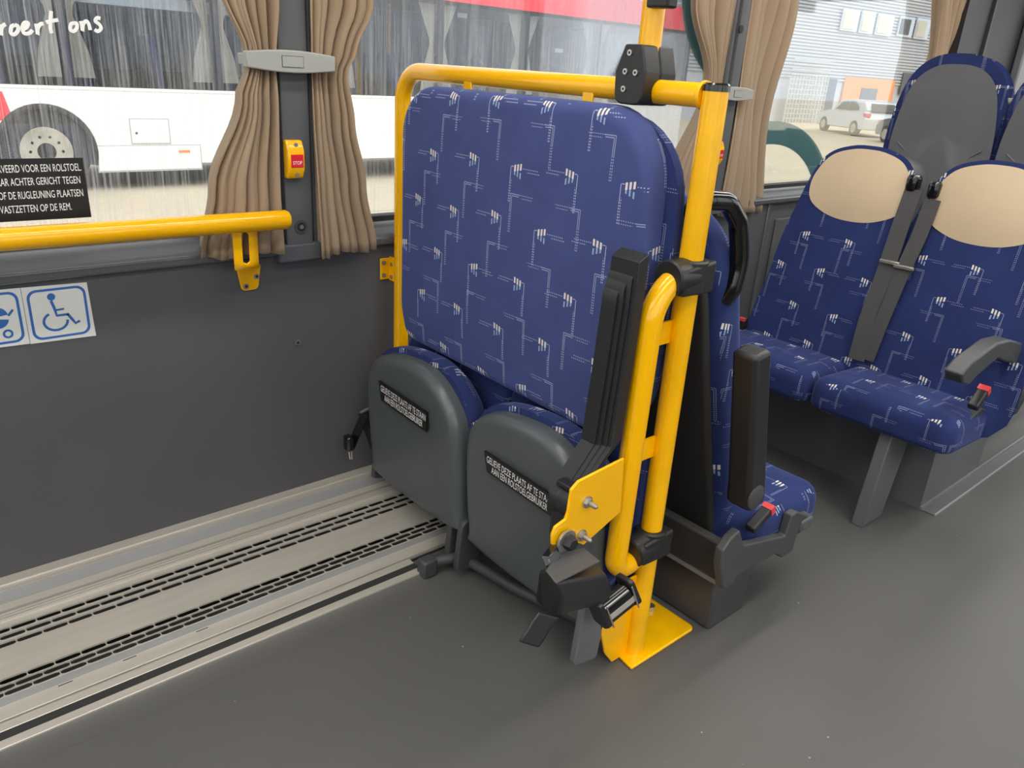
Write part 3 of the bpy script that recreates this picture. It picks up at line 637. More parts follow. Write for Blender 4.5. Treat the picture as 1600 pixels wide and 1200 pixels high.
mb = MB(); mb.bb(1.128, 1.155, kb.y - .026, kb.y + .022, kb.z, kb.z + .11); mb.build('button_box', 'black_plastic', pol, bevel=.004)

# ================================================================== AISLE SEAT WITH ITS BACK TO THE FRAME
ST = thing('passenger_seat', 'blue passenger seat seen from behind with dark shell and black grab handle', 'seat', (1.5, 1.0, 0))
yc, hw = 1.062, .222
bx = lambda z: 1.212 + (1.0 - z) * .285
def back_out(hw, zt, zb, r): return rpoly([(yc - hw, zb), (yc + hw, zb), (yc + hw - .005, zt), (yc - hw + .005, zt)], [.02, .02, r, r], 10)
mb = MB(); mb.pillow(back_out(hw, .995, .17, .17), lambda u, v, w: V((bx(v) + .014 + w, u, v)), .105, .045, .0, backbev=.03); mb.build('backrest', 'seat_fabric', ST, smooth=60)
mb = MB(); mb.pillow(back_out(hw - .022, .955, .12, .16), lambda u, v, w: V((bx(v) + .03 - w, u, v)), .030, .012, .004); mb.build('back_shell', 'brown_shell', ST, smooth=60)
mb = MB(); mb.pillow(rrect(1.445, 1.775, .765, 1.28, .05), lambda u, v, w: V((u, v, .165 + w)), .115, .045, .006); mb.build('seat_cushion', 'seat_fabric', ST, smooth=60)
mb = MB(); mb.bb(1.335, 1.36, .755, 1.26, .170, .265); mb.build('lower_back_cover', 'brown_shell', ST, bevel=.006)
mb = MB(); mb.bb(1.338, 1.362, .757, 1.25, .158, .170); mb.build('cover_edge', 'lightgrey_trim', ST)
mb = MB(); mb.bb(1.375, 1.52, .785, 1.20, .0, .165); mb.build('leg', 'dark_shell', ST, bevel=.008)
sc_ = [(1130, 922), (1126, 885), (1130, 862), (1143, 842), (1157, 829), (1163, 853), (1228, 838), (1238, 806), (1246, 800), (1263, 806), (1270, 815), (1250, 824), (1241, 852), (1238, 862), (1222, 872), (1212, 866), (1150, 902), (1150, 910)]
mb = MB(); mb.prism([PY(x, y, .742) for x, y in sc_], (0, .022, 0)); mb.build('side_cover', 'dark_shell', ST, bevel=.004, seg=3)
q = PY(1249, 812, .76); mb = MB(); mb.box(q + V((0, .0, -.002)), (.055, .045, .035)); mb.build('side_lever', 'grey_shell', ST, bevel=.008)
# armrest folded up
a0, a1 = V((1.300, .765, .722)), V((1.385, .765, .372)); d = (a1 - a0).normalized(); nx = V((0, 1, 0)).cross(d).normalized()
o = [a0 - nx * .027, a0 + nx * .025 - d * .004, a1 + nx * .030 - d * .06, a1 + nx * .034, a1 + nx * .02 + d * .02, a1 - nx * .028 + d * .018, a1 - nx * .033]
mb = MB(); mb.prism([p - V((0, .032, 0)) for p in o], (0, .058, 0)); arm = mb.build('armrest', 'black_plastic', ST, bevel=.010, seg=3)
q = a1 - d * .018 + nx * .008 - V((0, .031, 0)); mb = MB(); mb.tube([q, q - V((0, .004, 0)), q - V((0, .006, 0))], [.028, .028, .024], 24); mb.build('pivot_disc', 'dark_shell', arm)
# buckle
b0, b1 = PY(1172, 832, .765), PY(1203, 797, .765); mb = MB(); mb.ribbon([b0, b1], V((0, .013, 0)), (b1 - b0).normalized().cross(V((0, 1, 0))) * .020)
bk2 = mb.build('belt_buckle', 'black_plastic', ST, bevel=.004)
e = (b1 - b0).normalized(); nn = e.cross(V((0, 1, 0)))
mb = MB(); mb.ribbon([b1 - e * .012 - nn * .0008, b1 + e * .003 - nn * .0008], V((0, .0135, 0)), nn * .0216); mb.build('release_button', 'red_buckle', bk2)
# grab handle
hy = .842
hp = [PY(1078, 330, .885), PY(1096, 312, .855), PY(1137, 314, hy), PY(1153, 345, hy), PY(1156, 405, hy), PY(1144, 452, hy), PY(1132, 468, hy + .01)]
mb = MB(); mb.tube(fillet(hp, [.02, .035, .035, .1, .05], 8), .0185, 18); mb.build('grab_handle', 'black_gloss', ST)

# ================================================================== SEATS FACING THE CAMERA
def far_seat(yc, label, cy):
    t = thing('passenger_seat', label, 'seat', (2.35, yc, 0), 'seats with beige headrests')
    mb = MB(); mb.pillow(rrect(2.155, 2.50, cy - .212, cy + .212, .045), lambda u, v, w: V((u, v, .285 + w + (2.3 - u) * .06)), .105, .045, .004, backbev=.02); mb.build('seat_cushion', 'seat_fabric', t, smooth=60)
    bf = lambda s: 2.475 + (s - .3) * .20
    half = [(.184, .33), (.186, .60), (.178, .72), (.156, .84), (.138, .92), (.110, .976), (.052, 1.000), (0, 1.004)]
    out = spline([(yc - a, s) for a, s in half[::-1]] + [(yc + a, s) for a, s in half[:-1]], 6)
    # ccw in (y,z)
    out = out[::-1]
    mb = MB(); mb.pillow(out, lambda u, v, w: V((bf(v) - w, u, v)), .085, .035, .006); mb.build('backrest', 'seat_fabric', t, smooth=60)
    mb = MB(); mb.pillow(out, lambda u, v, w: V((bf(v) + .001 + w, u, v)), .035, .02, .004); mb.build('back_shell', 'dark_shell', t, smooth=60)
    hh = [(.132, .896), (.127, .930), (.100, .974), (.048, .994), (0, .998)]; lo = [(-.120, .868), (-.065, .844), (0, .837), (.065, .844), (.120, .868)]
    ho = spline([(yc - a, s) for a, s in hh[::-1]] + [(yc + a, s) for a, s in lo] + [(yc + a, s) for a, s in hh[:-1]], 6)[::-1]
    mb = MB(); mb.pillow(ho, lambda u, v, w: V((bf(v) + .003 - w, u, v)), .0945, .030, .010); mb.build('headrest_cover', 'headrest_leather', t, smooth=60)
    return t
fsr = far_seat(.818, 'blue seat with beige headrest beside the aisle, armrest lowered', .842)
fsl = far_seat(1.204, 'blue seat with beige headrest beside the window wall', 1.270)
# lowered armrest and buckle of the aisle seat
def g2(px, py, y): return PY(px, py, y)
pts = [(1504, 586), (1520, 566), (1560, 536), (1580, 531), (1598, 536), (1597, 548), (1588, 568), (1572, 566), (1560, 560), (1525, 590), (1515, 602), (1505, 600)]
mb = MB(); mb.prism([g2(x, y, .612) for x, y in pts], (0, .045, 0)); mb.build('armrest', 'dark_shell', fsr, bevel=.006, seg=3)
b0, b1 = g2(1519, 641, .628), g2(1539, 611, .628); e = (b1 - b0).normalized(); nn = e.cross(V((0, 1, 0)))
mb = MB(); mb.ribbon([b0, b1], V((0, .014, 0)), nn * .022); bk3 = mb.build('belt_buckle', 'black_plastic', fsr, bevel=.004)
mb = MB(); mb.ribbon([b1 - e * .014 - nn * .0008, b1 + e * .003 - nn * .0008], V((0, .0145, 0)), nn * .0236); mb.build('release_button', 'red_buckle', bk3)
mb = MB(); mb.prism([g2(x, y, .640) for x, y in ((1494, 676), (1535, 638), (1541, 640), (1540, 655), (1520, 680), (1492, 700), (1484, 700))], (0, .02, 0)); mb.build('side_cover', 'dark_shell', fsr, bevel=.003)
mb = MB(); mb.bb(2.14, 2.30, .787, .825, 0, .31); lg = MB()
lo_, hi_ = [(2.137, .826), (2.137, .790), (2.262, .790), (2.262, .826)], [(2.165, .826), (2.165, .790), (2.42, .790), (2.42, .826)]
lg.add([V((x, y, 0)) for x, y in lo_] + [V((x, y, .30)) for x, y in [(2.185, .826), (2.185, .790), (2.33, .790), (2.33, .826)]], [(3, 2, 1, 0), (4, 5, 6, 7), (0, 1, 5, 4), (1, 2, 6, 5), (2, 3, 7, 6), (3, 0, 4, 7)])
lg.build('leg', 'seat_shell', fsr, bevel=.003)
# belts hanging between the two seats
def strap(parent, pts, hwid):
    mb = MB(); mb.ribbon(pts, V((0, hwid, 0)), (-.003, 0, 0)); return mb.build('belt_strap', 'strap', parent)
bx2 = lambda z: 2.475 + (z - .3) * .20 - .098
def onback(px, py, dx=0):
    x = 2.45
    for _ in range(6): p = PX(px, py, x); x = bx2(p.z) - dx
    return p
strap(fsl, [onback(1428, 296, .0), onback(1405, 360, .004), onback(1385, 420, .006), onback(1355, 500, .006), onback(1338, 562, .004)], .026)
strap(fsr, [onback(1458, 312, .0), onback(1436, 370, .004), onback(1410, 425, .006), onback(1378, 500, .006), onback(1354, 562, .004)], .023)
for par, (x, y) in ((fsl, (1390, 410)), (fsr, (1412, 418))):
    q = onback(x, y, .014); mb = MB(); mb.box(q, (.012, .062, .012)); mb.build('belt_tongue', 'steel_worn', par, bevel=.003)
for par, (x, y), dy in ((fsl, (1428, 286), 0), (fsr, (1462, 297), 0)):
    q = onback(x, y, -.01); mb = MB(); mb.box(q, (.05, .034, .05)); mb.build('belt_guide', 'black_gloss', par, bevel=.012, seg=3)
bb_ = thing('window_belt_buckle', 'black buckle with red button beside the window seat cushion', 'belt', (2.35, 1.45, .4))
q = PX(1160, 505, 2.40); mb = MB(); mb.box(q, (.03, .03, .04)); mb.build('buckle_body', 'black_plastic', bb_, bevel=.004)
mb = MB(); mb.box(q + V((-.012, -.004, .018)), (.014, .022, .010)); mb.build('release_button', 'red_buckle', bb_)

# podium carrying the far seats
mb = MB(); mb.bb(2.40, 2.86, .735, 1.82, 0, .262); mb.bb(2.86, 6.5, .735, .765, .262, .66)
pod = mb.build('floor_podium', 'seat_shell', smooth=0); struct(pod)
MB().bb(2.40, 6.5, .729, .735, .0, .010).build('edge_trim', 'lightgrey_trim', pod)
MB().bb(2.40, 6.5, .690, .729, .0, .003).build('edge_trim', 'seat_shell', pod)
MB().bb(2.40, 6.5, .686, .690, .0, .006).build('edge_trim', 'aluminium_dull', pod)

# front row: seats seen from behind
def front_seat(yc, label):
    t = thing('passenger_seat', label, 'seat', (3.35, yc, .262), 'front seats seen from behind')
    bf = lambda z: 3.33 + (1.0 - z) * -.12 * -1 * .0 + (z - .66) * -.02
    half = [(.176, .70), (.186, .95), (.178, 1.10), (.146, 1.235), (.085, 1.300), (0, 1.314)]
    out = spline([(yc - a, s) for a, s in half[::-1]] + [(yc + a, s) for a, s in half[:-1]], 6)[::-1]
    mb = MB(); mb.pillow(out, lambda u, v, w: V((bf(v) + .10 - w, u, v)), .085, .035, .0, backbev=.03); mb.build('backrest', 'seat_fabric', t, smooth=60)
    half = [(.170, .68), (.180, .95), (.172, 1.10), (.140, 1.228), (.080, 1.286), (0, 1.299)]
    out = spline([(yc - a, s) for a, s in half[::-1]] + [(yc + a, s) for a, s in half[:-1]], 6)[::-1]
    mb = MB(); mb.pillow(out, lambda u, v, w: V((bf(v) + .030 - w - .018 * max(0, min(1, (1.02 - v) / .06)) * (1 if abs(u - yc) < .10 else max(0, 1 - (abs(u - yc) - .10) / .02)), u, v)), .030, .012, .004); mb.build('back_shell', 'seat_shell', t, smooth=60)
    for sg in (-1, 1):
        mb = MB(); mb.tube([V((bf(.7) - .006, yc + sg * .100, .70)), V((bf(.9) - .006, yc + sg * .106, .93)), V((bf(.9) - .005, yc + sg * .118, .985)), V((bf(1.0) - .003, yc + sg * .158, 1.015))], .0035, 8); mb.build('shell_crease', 'seat_shell', t)
    mb = MB(); mb.pillow(rrect(3.40, 3.80, yc - .205, yc + .205, .05), lambda u, v, w: V((u, v, .72 + w)), .10, .04, 0); mb.build('seat_cushion', 'seat_fabric', t, smooth=60)
    mb = MB(); mb.bb(3.45, 3.7, yc - .12, yc + .12, .262, .73); mb.build('seat_base', 'dark_shell', t)
    mb = MB(); mb.cyl((3.36, yc - .170, 1.19), (3.36, yc - .215, 1.19), .016, 14); mb.bb(3.345, 3.385, yc - .222, yc - .205, 1.13, 1.205); mb.build('belt_guide', 'steel_worn', t, bevel=.004)
    return t
front_seat(1.318, 'tall grey-backed seat with blue rim behind the beige headrests')
front_seat(.915, 'grey-backed seat cut off by the right edge beside the aisle')

# ================================================================== CURTAINS, TIES, STOP BUTTONS
def curtain(label, rows, folds, amp, yc=1.835, seed=1, grp='beige curtains on the window pillars'):
    # rows: (z, x0, x1, depth scale)
    rnd = random.Random(seed); ph = rnd.random() * 6; NX = folds * 10; NZ = 40; vs = []
    jit = [rnd.choice((.45, .6, .8, 1.1, 1.7, 2.1)) for _ in range(folds + 1)]; cum = [0]
    for j in jit[:-1]: cum.append(cum[-1] + j)
    cum = [c / cum[-1] for c in cum]
    rows = sorted(rows, reverse=True)
    def at(z):
        for a, b in zip(rows, rows[1:]):
            if b[0] <= z <= a[0]:
                f = (a[0] - z) / (a[0] - b[0]); f = f * f * (3 - 2 * f); return [a[k] + (b[k] - a[k]) * f for k in (1, 2, 3)]
        return rows[-1][1:]
    zt, zb = rows[0][0], rows[-1][0]
    for i in range(NZ + 1):
        z = zt + (zb - zt) * i / NZ; x0, x1, dp = at(z)
        for k in range(NX + 1):
            u = k / NX; f = u * folds; n = int(min(f, folds - 1)); g_ = f - n
            uu = cum[n] + (cum[n + 1] - cum[n]) * g_
            wv = math.cos(2 * math.pi * g_); ov = math.sin(2 * math.pi * g_) * .35 / folds
            a = amp * dp * (.55 + .35 * jit[n]) * (1 + .25 * math.sin(z * 7 + n * 2.1 + ph))
            vs.append(V((x0 + (x1 - x0) * min(1, max(0, uu + ov * dp)), yc - a * wv * .5 - .01 * math.sin(z * 5 + u * 4 + ph), z + .006 * math.sin(u * 9 + ph) * (i / NZ))))
    W_ = NX + 1; fs = [(i * W_ + k, i * W_ + k + 1, (i + 1) * W_ + k + 1, (i + 1) * W_ + k) for i in range(NZ) for k in range(NX)]
    mb = MB(); mb.add(vs, fs); o = mb.build('curtain', 'curtain_cloth', None, smooth=180)
    md = o.modifiers.new('thickness', 'SOLIDIFY'); md.thickness = .0015
    return tag(o, label, 'curtain', grp)
curtain('beige curtain gathered on the near side of the stop-button pillar', [(1.78, .60, .842, 1.2), (1.31, .718, .842, 1), (1.19, .765, .834, .8), (1.165, .768, .832, .8), (1.10, .742, .832, 1), (.90, .663, .828, 1.1), (.748, .628, .830, 1.1)], 6, .05, yc=1.808, seed=3)
curtain('beige curtain gathered on the far side of the stop-button pillar', [(1.78, .918, 1.22, 1.2), (1.31, .922, 1.082, 1), (1.22, .924, 1.040, .9), (1.16, .924, 1.012, .8), (1.05, .922, 1.028, .9), (.90, .922, 1.058, 1), (.728, .922, 1.092, 1.1)], 6, .05, yc=1.812, seed=5)
curtain('beige curtain behind the yellow post at the second pillar', [(1.78, 2.22, 2.58, 1.2), (1.44, 2.335, 2.585, 1), (1.20, 2.47, 2.575, .8), (1.15, 2.47, 2.575, .8), (.85, 2.345, 2.575, 1), (.728, 2.30, 2.585, 1.1)], 6, .055, seed=8)
curtain('wide beige curtain hanging over the window with the parked cars', [(1.78, 2.66, 2.98, 1.1), (1.47, 2.655, 2.935, 1), (1.15, 2.66, 2.90, .9), (.708, 2.635, 2.975, 1)], 5, .05, seed=11)
curtain('narrow beige curtain at the far end above the grey seat back', [(1.78, 4.16, 4.44, 1), (1.35, 4.24, 4.50, 1), (.728, 4.26, 4.50, 1)], 5, .05, seed=13)
def tie(label, x0, x1, zc_, yo_=1.768):
    t = thing('curtain_tie', label, 'curtain tie', ((x0 + x1) / 2, 1.79, zc_), 'grey curtain ties')
    xm = (x0 + x1) / 2; out = []
    for k in range(13): f = k / 12; out.append((x0 + (x1 - x0) * f, -.0165 - .0075 * math.sin(math.pi * f)))
    for k in range(13): f = 1 - k / 12; out.append((x0 + (x1 - x0) * f, .0165 + .0075 * math.sin(math.pi * f)))
    mb = MB(); mb.prism([V((x, yo_, zc_ + z)) for x, z in out], (0, .022, 0)); b = mb.build('clip', 'tie_grey', t, bevel=.003, seg=3)
    mb = MB(); mb.bb(xm - .026, xm + .026, yo_ - .0012, yo_ + .001, zc_ - .012, zc_ + .012); e1 = mb.build('label_frame', 'dark_trim', b)
    mb = MB(); mb.bb(xm - .025, xm + .025, yo_ - .0016, yo_ + .001, zc_ - .011, zc_ + .011); mb.build('label_plate', 'tie_grey', e1)
    mb = MB(); mb.bb(x0 + .002, x0 + .012, yo_ + .02, yo_ + .055, zc_ - .012, zc_ + .012); mb.build('side_arm', 'tie_grey', t, bevel=.003)
    mb = MB(); mb.bb(xm - .02, xm + .02, yo_ + .02, 1.80, zc_ - .01, zc_ + .01); mb.build('mount', 'tie_grey', t)
tie('grey curtain tie across the near pillar', .758, .972, 1.181); tie('grey curtain tie partly hidden by the yellow post', 2.50, 2.70, 1.159)
def stopb(label, xc, zc_):
    t = thing('stop_button', label, 'button', (xc, 1.80, zc_), 'yellow stop buttons')
    h = .044; pr_ = [(1.80, -h), (1.784, -h), (1.772, -h + .022), (1.772, h - .022), (1.784, h), (1.80, h)]
    mb = MB(); mb.prism([V((xc - .021, y, zc_ + z)) for y, z in pr_], (.042, 0, 0)); b = mb.build('housing', 'yellow', t, bevel=.004, seg=3)
    mb = MB(); mb.bb(xc - .0145, xc + .0165, 1.7705, 1.774, zc_ - .017, zc_ + .013); pb = mb.build('push_plate', 'red_button', t, bevel=.001)
    lettering('STOP', 'lettering', 'print_white', pb, V((xc + .001, 1.7702, zc_ - .010)), V((1, 0, 0)), V((0, 0, 1)), .023, .008, .5)
    for z in (-.034, .034):
        s = MB(); s.cyl((xc + .002, 1.781, zc_ + z), (xc + .002, 1.776, zc_ + z), .0045, 12); s.build('screw', 'steel', b)
stopb('yellow stop button with red plate on the near pillar', .867, .966); stopb('yellow stop button peeking out right of the yellow post', 2.555, .950)

# yellow rail along the window
wr = thing('wall_rail', 'yellow horizontal rail along the window with slotted bracket', 'grab rail', (.72, 1.74, .7))
mb = MB(); mb.tube([(-1.2, 1.74, .845), (.815, 1.74, .836), (.823, 1.74, .836), (.826, 1.74, .836)], [.0225, .0225, .019, .012], 24); mb.build('rail', 'yellow', wr)
mb = MB(); fnb = lambda u, v, w: V((u, 1.742 - w, v)); x0, x1 = .690, .748
zb1, zt1 = .728, .832
mb.slotted(lambda u, v, w: V((v, 1.748 + w * 0, u)), zb1, zt1 - .008, x0, x1, .030, .0085, 0)
mb.add([V((x0, 1.748, zt1 - .008)), V((x1, 1.748, zt1 - .008)), V((x1, 1.744, zt1)), V((x0, 1.744, zt1))], [(0, 1, 2, 3)])
mb.add([V((x0, 1.748, zb1)), V((x1, 1.748, zb1)), V((.784, YW - .006, .712)), V((.726, YW - .006, .712))], [(0, 1, 2, 3)])
o = mb.build('bracket_arm', 'yellow', wr, smooth=30); md = o.modifiers.new('th', 'SOLIDIFY'); md.thickness = .004; md.offset = 0
mb = MB(); mb.prism([V((x, YW - .001, z)) for x, z in rpoly([(.734, .652), (.776, .652), (.786, .714), (.724, .714)], [.012, .012, .002, .002], 4)], (0, -.006, 0)); bf_ = mb.build('bracket_foot', 'yellow', wr, bevel=.002)
for x, z in ((.744, .664), (.772, .686)):
    s = MB(); s.cyl((x, YW - .006, z), (x, YW - .011, z), .0068, 14); b = s.build('bolt', 'steel', bf_); s = MB(); s.cyl((x, YW - .0108, z), (x, YW - .0116, z), .0035, 6); s.build('socket', 'trough', b)

# ================================================================== STICKERS
# black notice on the glass
sg = thing('window_notice', 'black notice sticker with white text at the window edge', 'sticker', (.3, 1.882, .85))
gy = 1.8825; mb = MB(); mb.prism([V((.02, gy, .846)), V((.436, gy, .843)), V((.4345, gy, .968)), V((.02, gy, .9705))], (0, .0012, 0)); st = mb.build('sticker', 'sticker_black', sg, smooth=0)
for txt, xr, zb, wd in (('GERESERVEERD VOOR EEN ROLSTOEL.', .429, .9415, .187), ('NAAR ACHTER GERICHT TEGEN', .424, .9155, .161), ('OF DE RUGLEUNING PLAATSEN', .426, .8885, .155), ('VASTZETTEN OP DE REM.', .400, .8610, .131)):
    lettering(txt, 'lettering', 'print_white', st, V((xr, gy - .0004, zb)), V((1, 0, 0)), V((0, 0, 1)), wd, .0150, 1)
# white handwriting on the glass
hwr = thing('window_lettering', 'white handwritten lettering on the window glass', 'lettering', (.4, 1.882, 1.14))
def stroke(pts, r=.0034):
    P3 = [PY(x, y, 1.8815) for x, y in pts]
    # smooth open curve
    out = []
    for i in range(len(P3) - 1):
        p0, p1_, p2_, p3 = P3[max(i - 1, 0)], P3[i], P3[i + 1], P3[min(i + 2, len(P3) - 1)]
        for k in range(5):
            t = k / 5; out.append(.5 * ((2 * p1_) + (p2_ - p0) * t + (2 * p0 - 5 * p1_ + 4 * p2_ - p3) * t * t + (3 * p1_ - p0 - 3 * p2_ + p3) * t ** 3))
    out.append(P3[-1])
    mb = MB(); mb.tube(out, r, 8); o = mb.build('letter', 'print_white', hwr)
    for v in o.data.vertices: v.co.y = (v.co.y - (1.8815 - 1.882)) * .12
    return o
stroke([(-1, 38), (1, 48), (2, 55), (2, 46), (5, 40), (9, 38)])
stroke([(23, 39), (18, 42), (17, 51), (22, 54), (28, 48), (28, 41), (23, 39)])
stroke([(35, 47), (42, 42), (44, 36), (38, 36), (35, 44), (38, 52), (46, 52), (51, 47)])
stroke([(56, 37), (58, 46), (59, 54), (59, 45), (63, 38), (68, 37)])
stroke([(80, 17), (79, 30), (79, 45), (81, 52)]); stroke([(72, 35), (80, 33), (91, 31)])
stroke([(116, 36), (111, 38), (110, 46), (115, 49), (120, 44), (120, 37), (116, 36)])
stroke([(126, 33), (128, 40), (129, 48), (130, 38), (135, 33), (139, 38), (141, 47)])
stroke([(157, 29), (152, 28), (149, 33), (155, 38), (158, 44), (153, 49), (148, 46)])
# blue pictogram stickers on the wall panel
sy_ = YW - .001
def frame_ring(x0, x1, z0, z1, t_, parent):
    a = rrect(x0, x1, z0, z1, .018, 5); b = rrect(x0 + t_, x1 - t_, z0 + t_, z1 - t_, .014, 5); n = len(a)
    mb = MB(); mb.add([V((x, sy_ - .0012, z)) for x, z in a + b], [(k, (k + 1) % n, n + (k + 1) % n, n + k) for k in range(n)]); return mb.build('border', 'sign_blue', parent, smooth=0, fix=False)
w1 = thing('wheelchair_sign', 'white sticker with blue wheelchair symbol on the wall panel', 'sign', (.335, YW, .6))
mb = MB(); mb.prism([V((.2725, sy_, .597)), V((.3995, sy_, .594)), V((.3960, sy_, .7155)), V((.2725, sy_, .719))], (0, -.0010, 0)); mb.build('sticker', 'sticker_white', w1, smooth=0)
frame_ring(.2795, .391, .602, .711, .0052, w1)
def sym(pts, r_, parent, nm='symbol'):
    # flat stroke of constant width through points (x,z)
    mb = MB(); y = sy_ - .0014; n = len(pts); L_ = []; R_ = []
    for i, (x, z) in enumerate(pts):
        a = pts[max(i - 1, 0)]; b = pts[min(i + 1, n - 1)]; dx, dz = b[0] - a[0], b[1] - a[1]; l = math.hypot(dx, dz) or 1
        L_.append(V((x - dz / l * r_, y, z + dx / l * r_))); R_.append(V((x + dz / l * r_, y, z - dx / l * r_)))
    mb.add(L_ + R_, [(i, i + 1, n + i + 1, n + i) for i in range(n - 1)]); return mb.build(nm, 'sign_blue', parent, smooth=0, fix=False)
def disc(cx, cz, r_, parent, a0=0, a1=360):
    mb = MB(); n = 24; mb.add([V((cx, sy_ - .0014, cz))] + [V((cx + r_ * math.cos(math.radians(a0 + (a1 - a0) * k / n)), sy_ - .0014, cz + r_ * math.sin(math.radians(a0 + (a1 - a0) * k / n)))) for k in range(n + 1)], [(0, k, k + 1) for k in range(1, n + 1)]); return mb.build('symbol', 'sign_blue', parent, smooth=0, fix=False)
disc(.3245, .693, .0078, w1)
sym([(.323, .685), (.327, .668), (.3295, .651), (.352, .651)], .0028, w1); sym([(.329, .663), (.345, .664)], .0022, w1); sym([(.350, .652), (.358, .638), (.363, .629), (.372, .633)], .0028, w1)
sym([(.326 + .000 + .0225 * math.cos(math.radians(a)), .639 + .0195 * math.sin(math.radians(a))) for a in range(118, 362, 9)], .0026, w1)
w2 = thing('pram_sign', 'white sticker with blue pram symbol cut by the picture edge', 'sign', (.21, YW, .6))
mb = MB(); mb.prism([V((.146, sy_, .601)), V((.2715, sy_, .598)), V((.2715, sy_, .7190)), V((.146, sy_, .722))], (0, -.0010, 0)); mb.build('sticker', 'sticker_white', w2, smooth=0)
frame_ring(.153, .265, .605, .714, .0052, w2)
disc(.222, .664, .020, w2, 8, 172); disc(.222, .659, .020, w2, 188, 352)
for x in (.208, .236): sym([(x + .0075 * math.cos(math.radians(a)), .626 + .0075 * math.sin(math.radians(a))) for a in range(0, 361, 20)], .0022, w2)
sym([(.242, .664), (.252, .676)], .0024, w2)

# teal film bands on the outside of the glass
def film(label, cx, cz, r0, r1, a0, a1, x=None):
    mb = MB(); n = 28; y = 1.893
    mb.add([V((cx + r * math.cos(math.radians(a0 + (a1 - a0) * k / n)) * (x or 1), y, cz + r * math.sin(math.radians(a0 + (a1 - a0) * k / n)))) for k in range(n + 1) for r in (r0, r1)], [(2 * k, 2 * k + 1, 2 * k + 3, 2 * k + 2) for k in range(n)])
    o = mb.build('window_film', 'teal_film', None, smooth=0, fix=False); md = o.modifiers.new('th', 'SOLIDIFY'); md.thickness = .001
    return tag(o, label, 'film', 'teal film bands on the glass')
film('teal curved film band on the glass left of the beige headrest', 3.08, .60, .365, .458, 6, 100, 1.30)
film('teal film band on the glass behind the grey seat back', 4.42, .60, .40, .49, 95, 175, .72)
film('teal film band at the top of the glass beside the second pillar', 2.80, 1.53, .28, .37, 172, 268, 1.2)
film('teal film band low on the glass behind the blue pad', 2.62, .72, .15, .235, 95, 178, 1.1)

# ================================================================== OUTSIDE
mb = MB(); mb.bb(-60, 160, 2.2, 120, GZ - .05, GZ); mb.bb(-60, 160, -60, -.8, GZ - .05, GZ); struct(mb.build('ground', 'paving', smooth=0))
# parked white bus
BY = 11.3
def b(px, py, dy=0): return PY(px, py, BY + dy)
bus = thing('parked_bus', 'white bus with red stripe parked outside the window', 'bus', (6, BY + 1.2, GZ))
zs, zw = GZ + .33, .655      # skirt bottom, window line
xb0, xb1 = -4.5, 14.6
hub = b(75, 237); wr_ = .50; hubz = GZ + wr_; hx = hub.x
arch = [(hx + .52 * math.cos(math.radians(a)), hubz + .52 * math.sin(math.radians(a))) for a in range(0, 181, 12)]
prof = [(xb0, zs), (hx - .52, zs)] + arch[::-1] + [(hx + .52, zs), (xb1, zs), (xb1, zw), (xb0, zw)]
prof = [(xb0, zs)] + [(hx - .52, zs)] + [(x, z) for x, z in arch[::-1] if z > zs] + [(hx + .52, zs), (xb1, zs), (xb1, zw), (xb0, zw)]
mb = MB(); mb.prism([V((x, BY, z)) for x, z in prof], (0, .06, 0)); mb.build('lower_body', 'bus_white', bus, smooth=0)
mb = MB(); mb.bb(xb0, xb1, BY + .06, BY + 2.4, zs, zs + .5); mb.build('underbody', 'bus_dark', bus, smooth=0)
mb = MB(); mb.bb(xb0, xb1, BY, BY + 2.45, 2.12, 2.55); mb.build('roof_side', 'bus_red', bus, smooth=0)
mb = MB(); mb.bb(xb0, xb1, BY + 2.38, BY + 2.45, zs, .8); mb.bb(xb0, xb1, BY + .02, BY + 2.4, .40, .43); mb.build('inner_wall', 'bus_dark', bus, smooth=0)
MB().bb(xb0, xb1, BY + 2.40, BY + 2.41, .8, 2.12).build('far_glazing', 'bus_far_glass', bus, smooth=0)
MB().bb(xb0, xb1, BY + .02, BY + 2.4, 2.06, 2.12).build('bus_ceiling', 'bus_dark', bus, smooth=0)
mb = MB(); mb.tube([(hx + .535 * math.cos(math.radians(a)), BY - .01, hubz + .535 * math.sin(math.radians(a))) for a in range(-18, 199, 9)], .035, 8); mb.build('wheel_arch', 'tyre', bus)
mb = MB(); mb.tube([(hx, BY + .08, hubz), (hx, BY + .06, hubz), (hx, BY + .30, hubz)], [.40, wr_, wr_], 36); wh = mb.build('wheel', 'tyre', bus)
mb = MB(); mb.tube([(hx, BY + .05, hubz), (hx, BY + .065, hubz), (hx, BY + .11, hubz)], [.295, .270, .245], 32); rim = mb.build('rim', 'wheel_steel', wh)
mb = MB(); mb.tube([(hx, BY + .10, hubz), (hx, BY + .04, hubz)], [.13, .10], 20); mb.build('hub', 'tyre', rim)
for k in range(10):
    a = 2 * math.pi * k / 10; mb = MB(); mb.cyl((hx + .18 * math.cos(a), BY + .10, hubz + .18 * math.sin(a)), (hx + .18 * math.cos(a), BY + .05, hubz + .18 * math.sin(a)), .018, 8); mb.build('wheel_nut', 'steel_worn', rim)
p, q = b(207, 224), b(262, 187); MB().bb(p.x - .014, q.x + .014, BY - .004, BY, p.z - .014, q.z + .014).build('hatch_gap', 'fence_grey', bus, smooth=0); mb = MB(); mb.bb(p.x, q.x, BY - .012, BY, p.z, q.z); ha = mb.build('hatch', 'bus_white', bus, bevel=.006)
mb = MB(); mb.cyl((p.x + .06, BY - .012, p.z + .13), (p.x + .06, BY - .02, p.z + .13), .015, 10); mb.build('latch', 'bus_dark', ha)
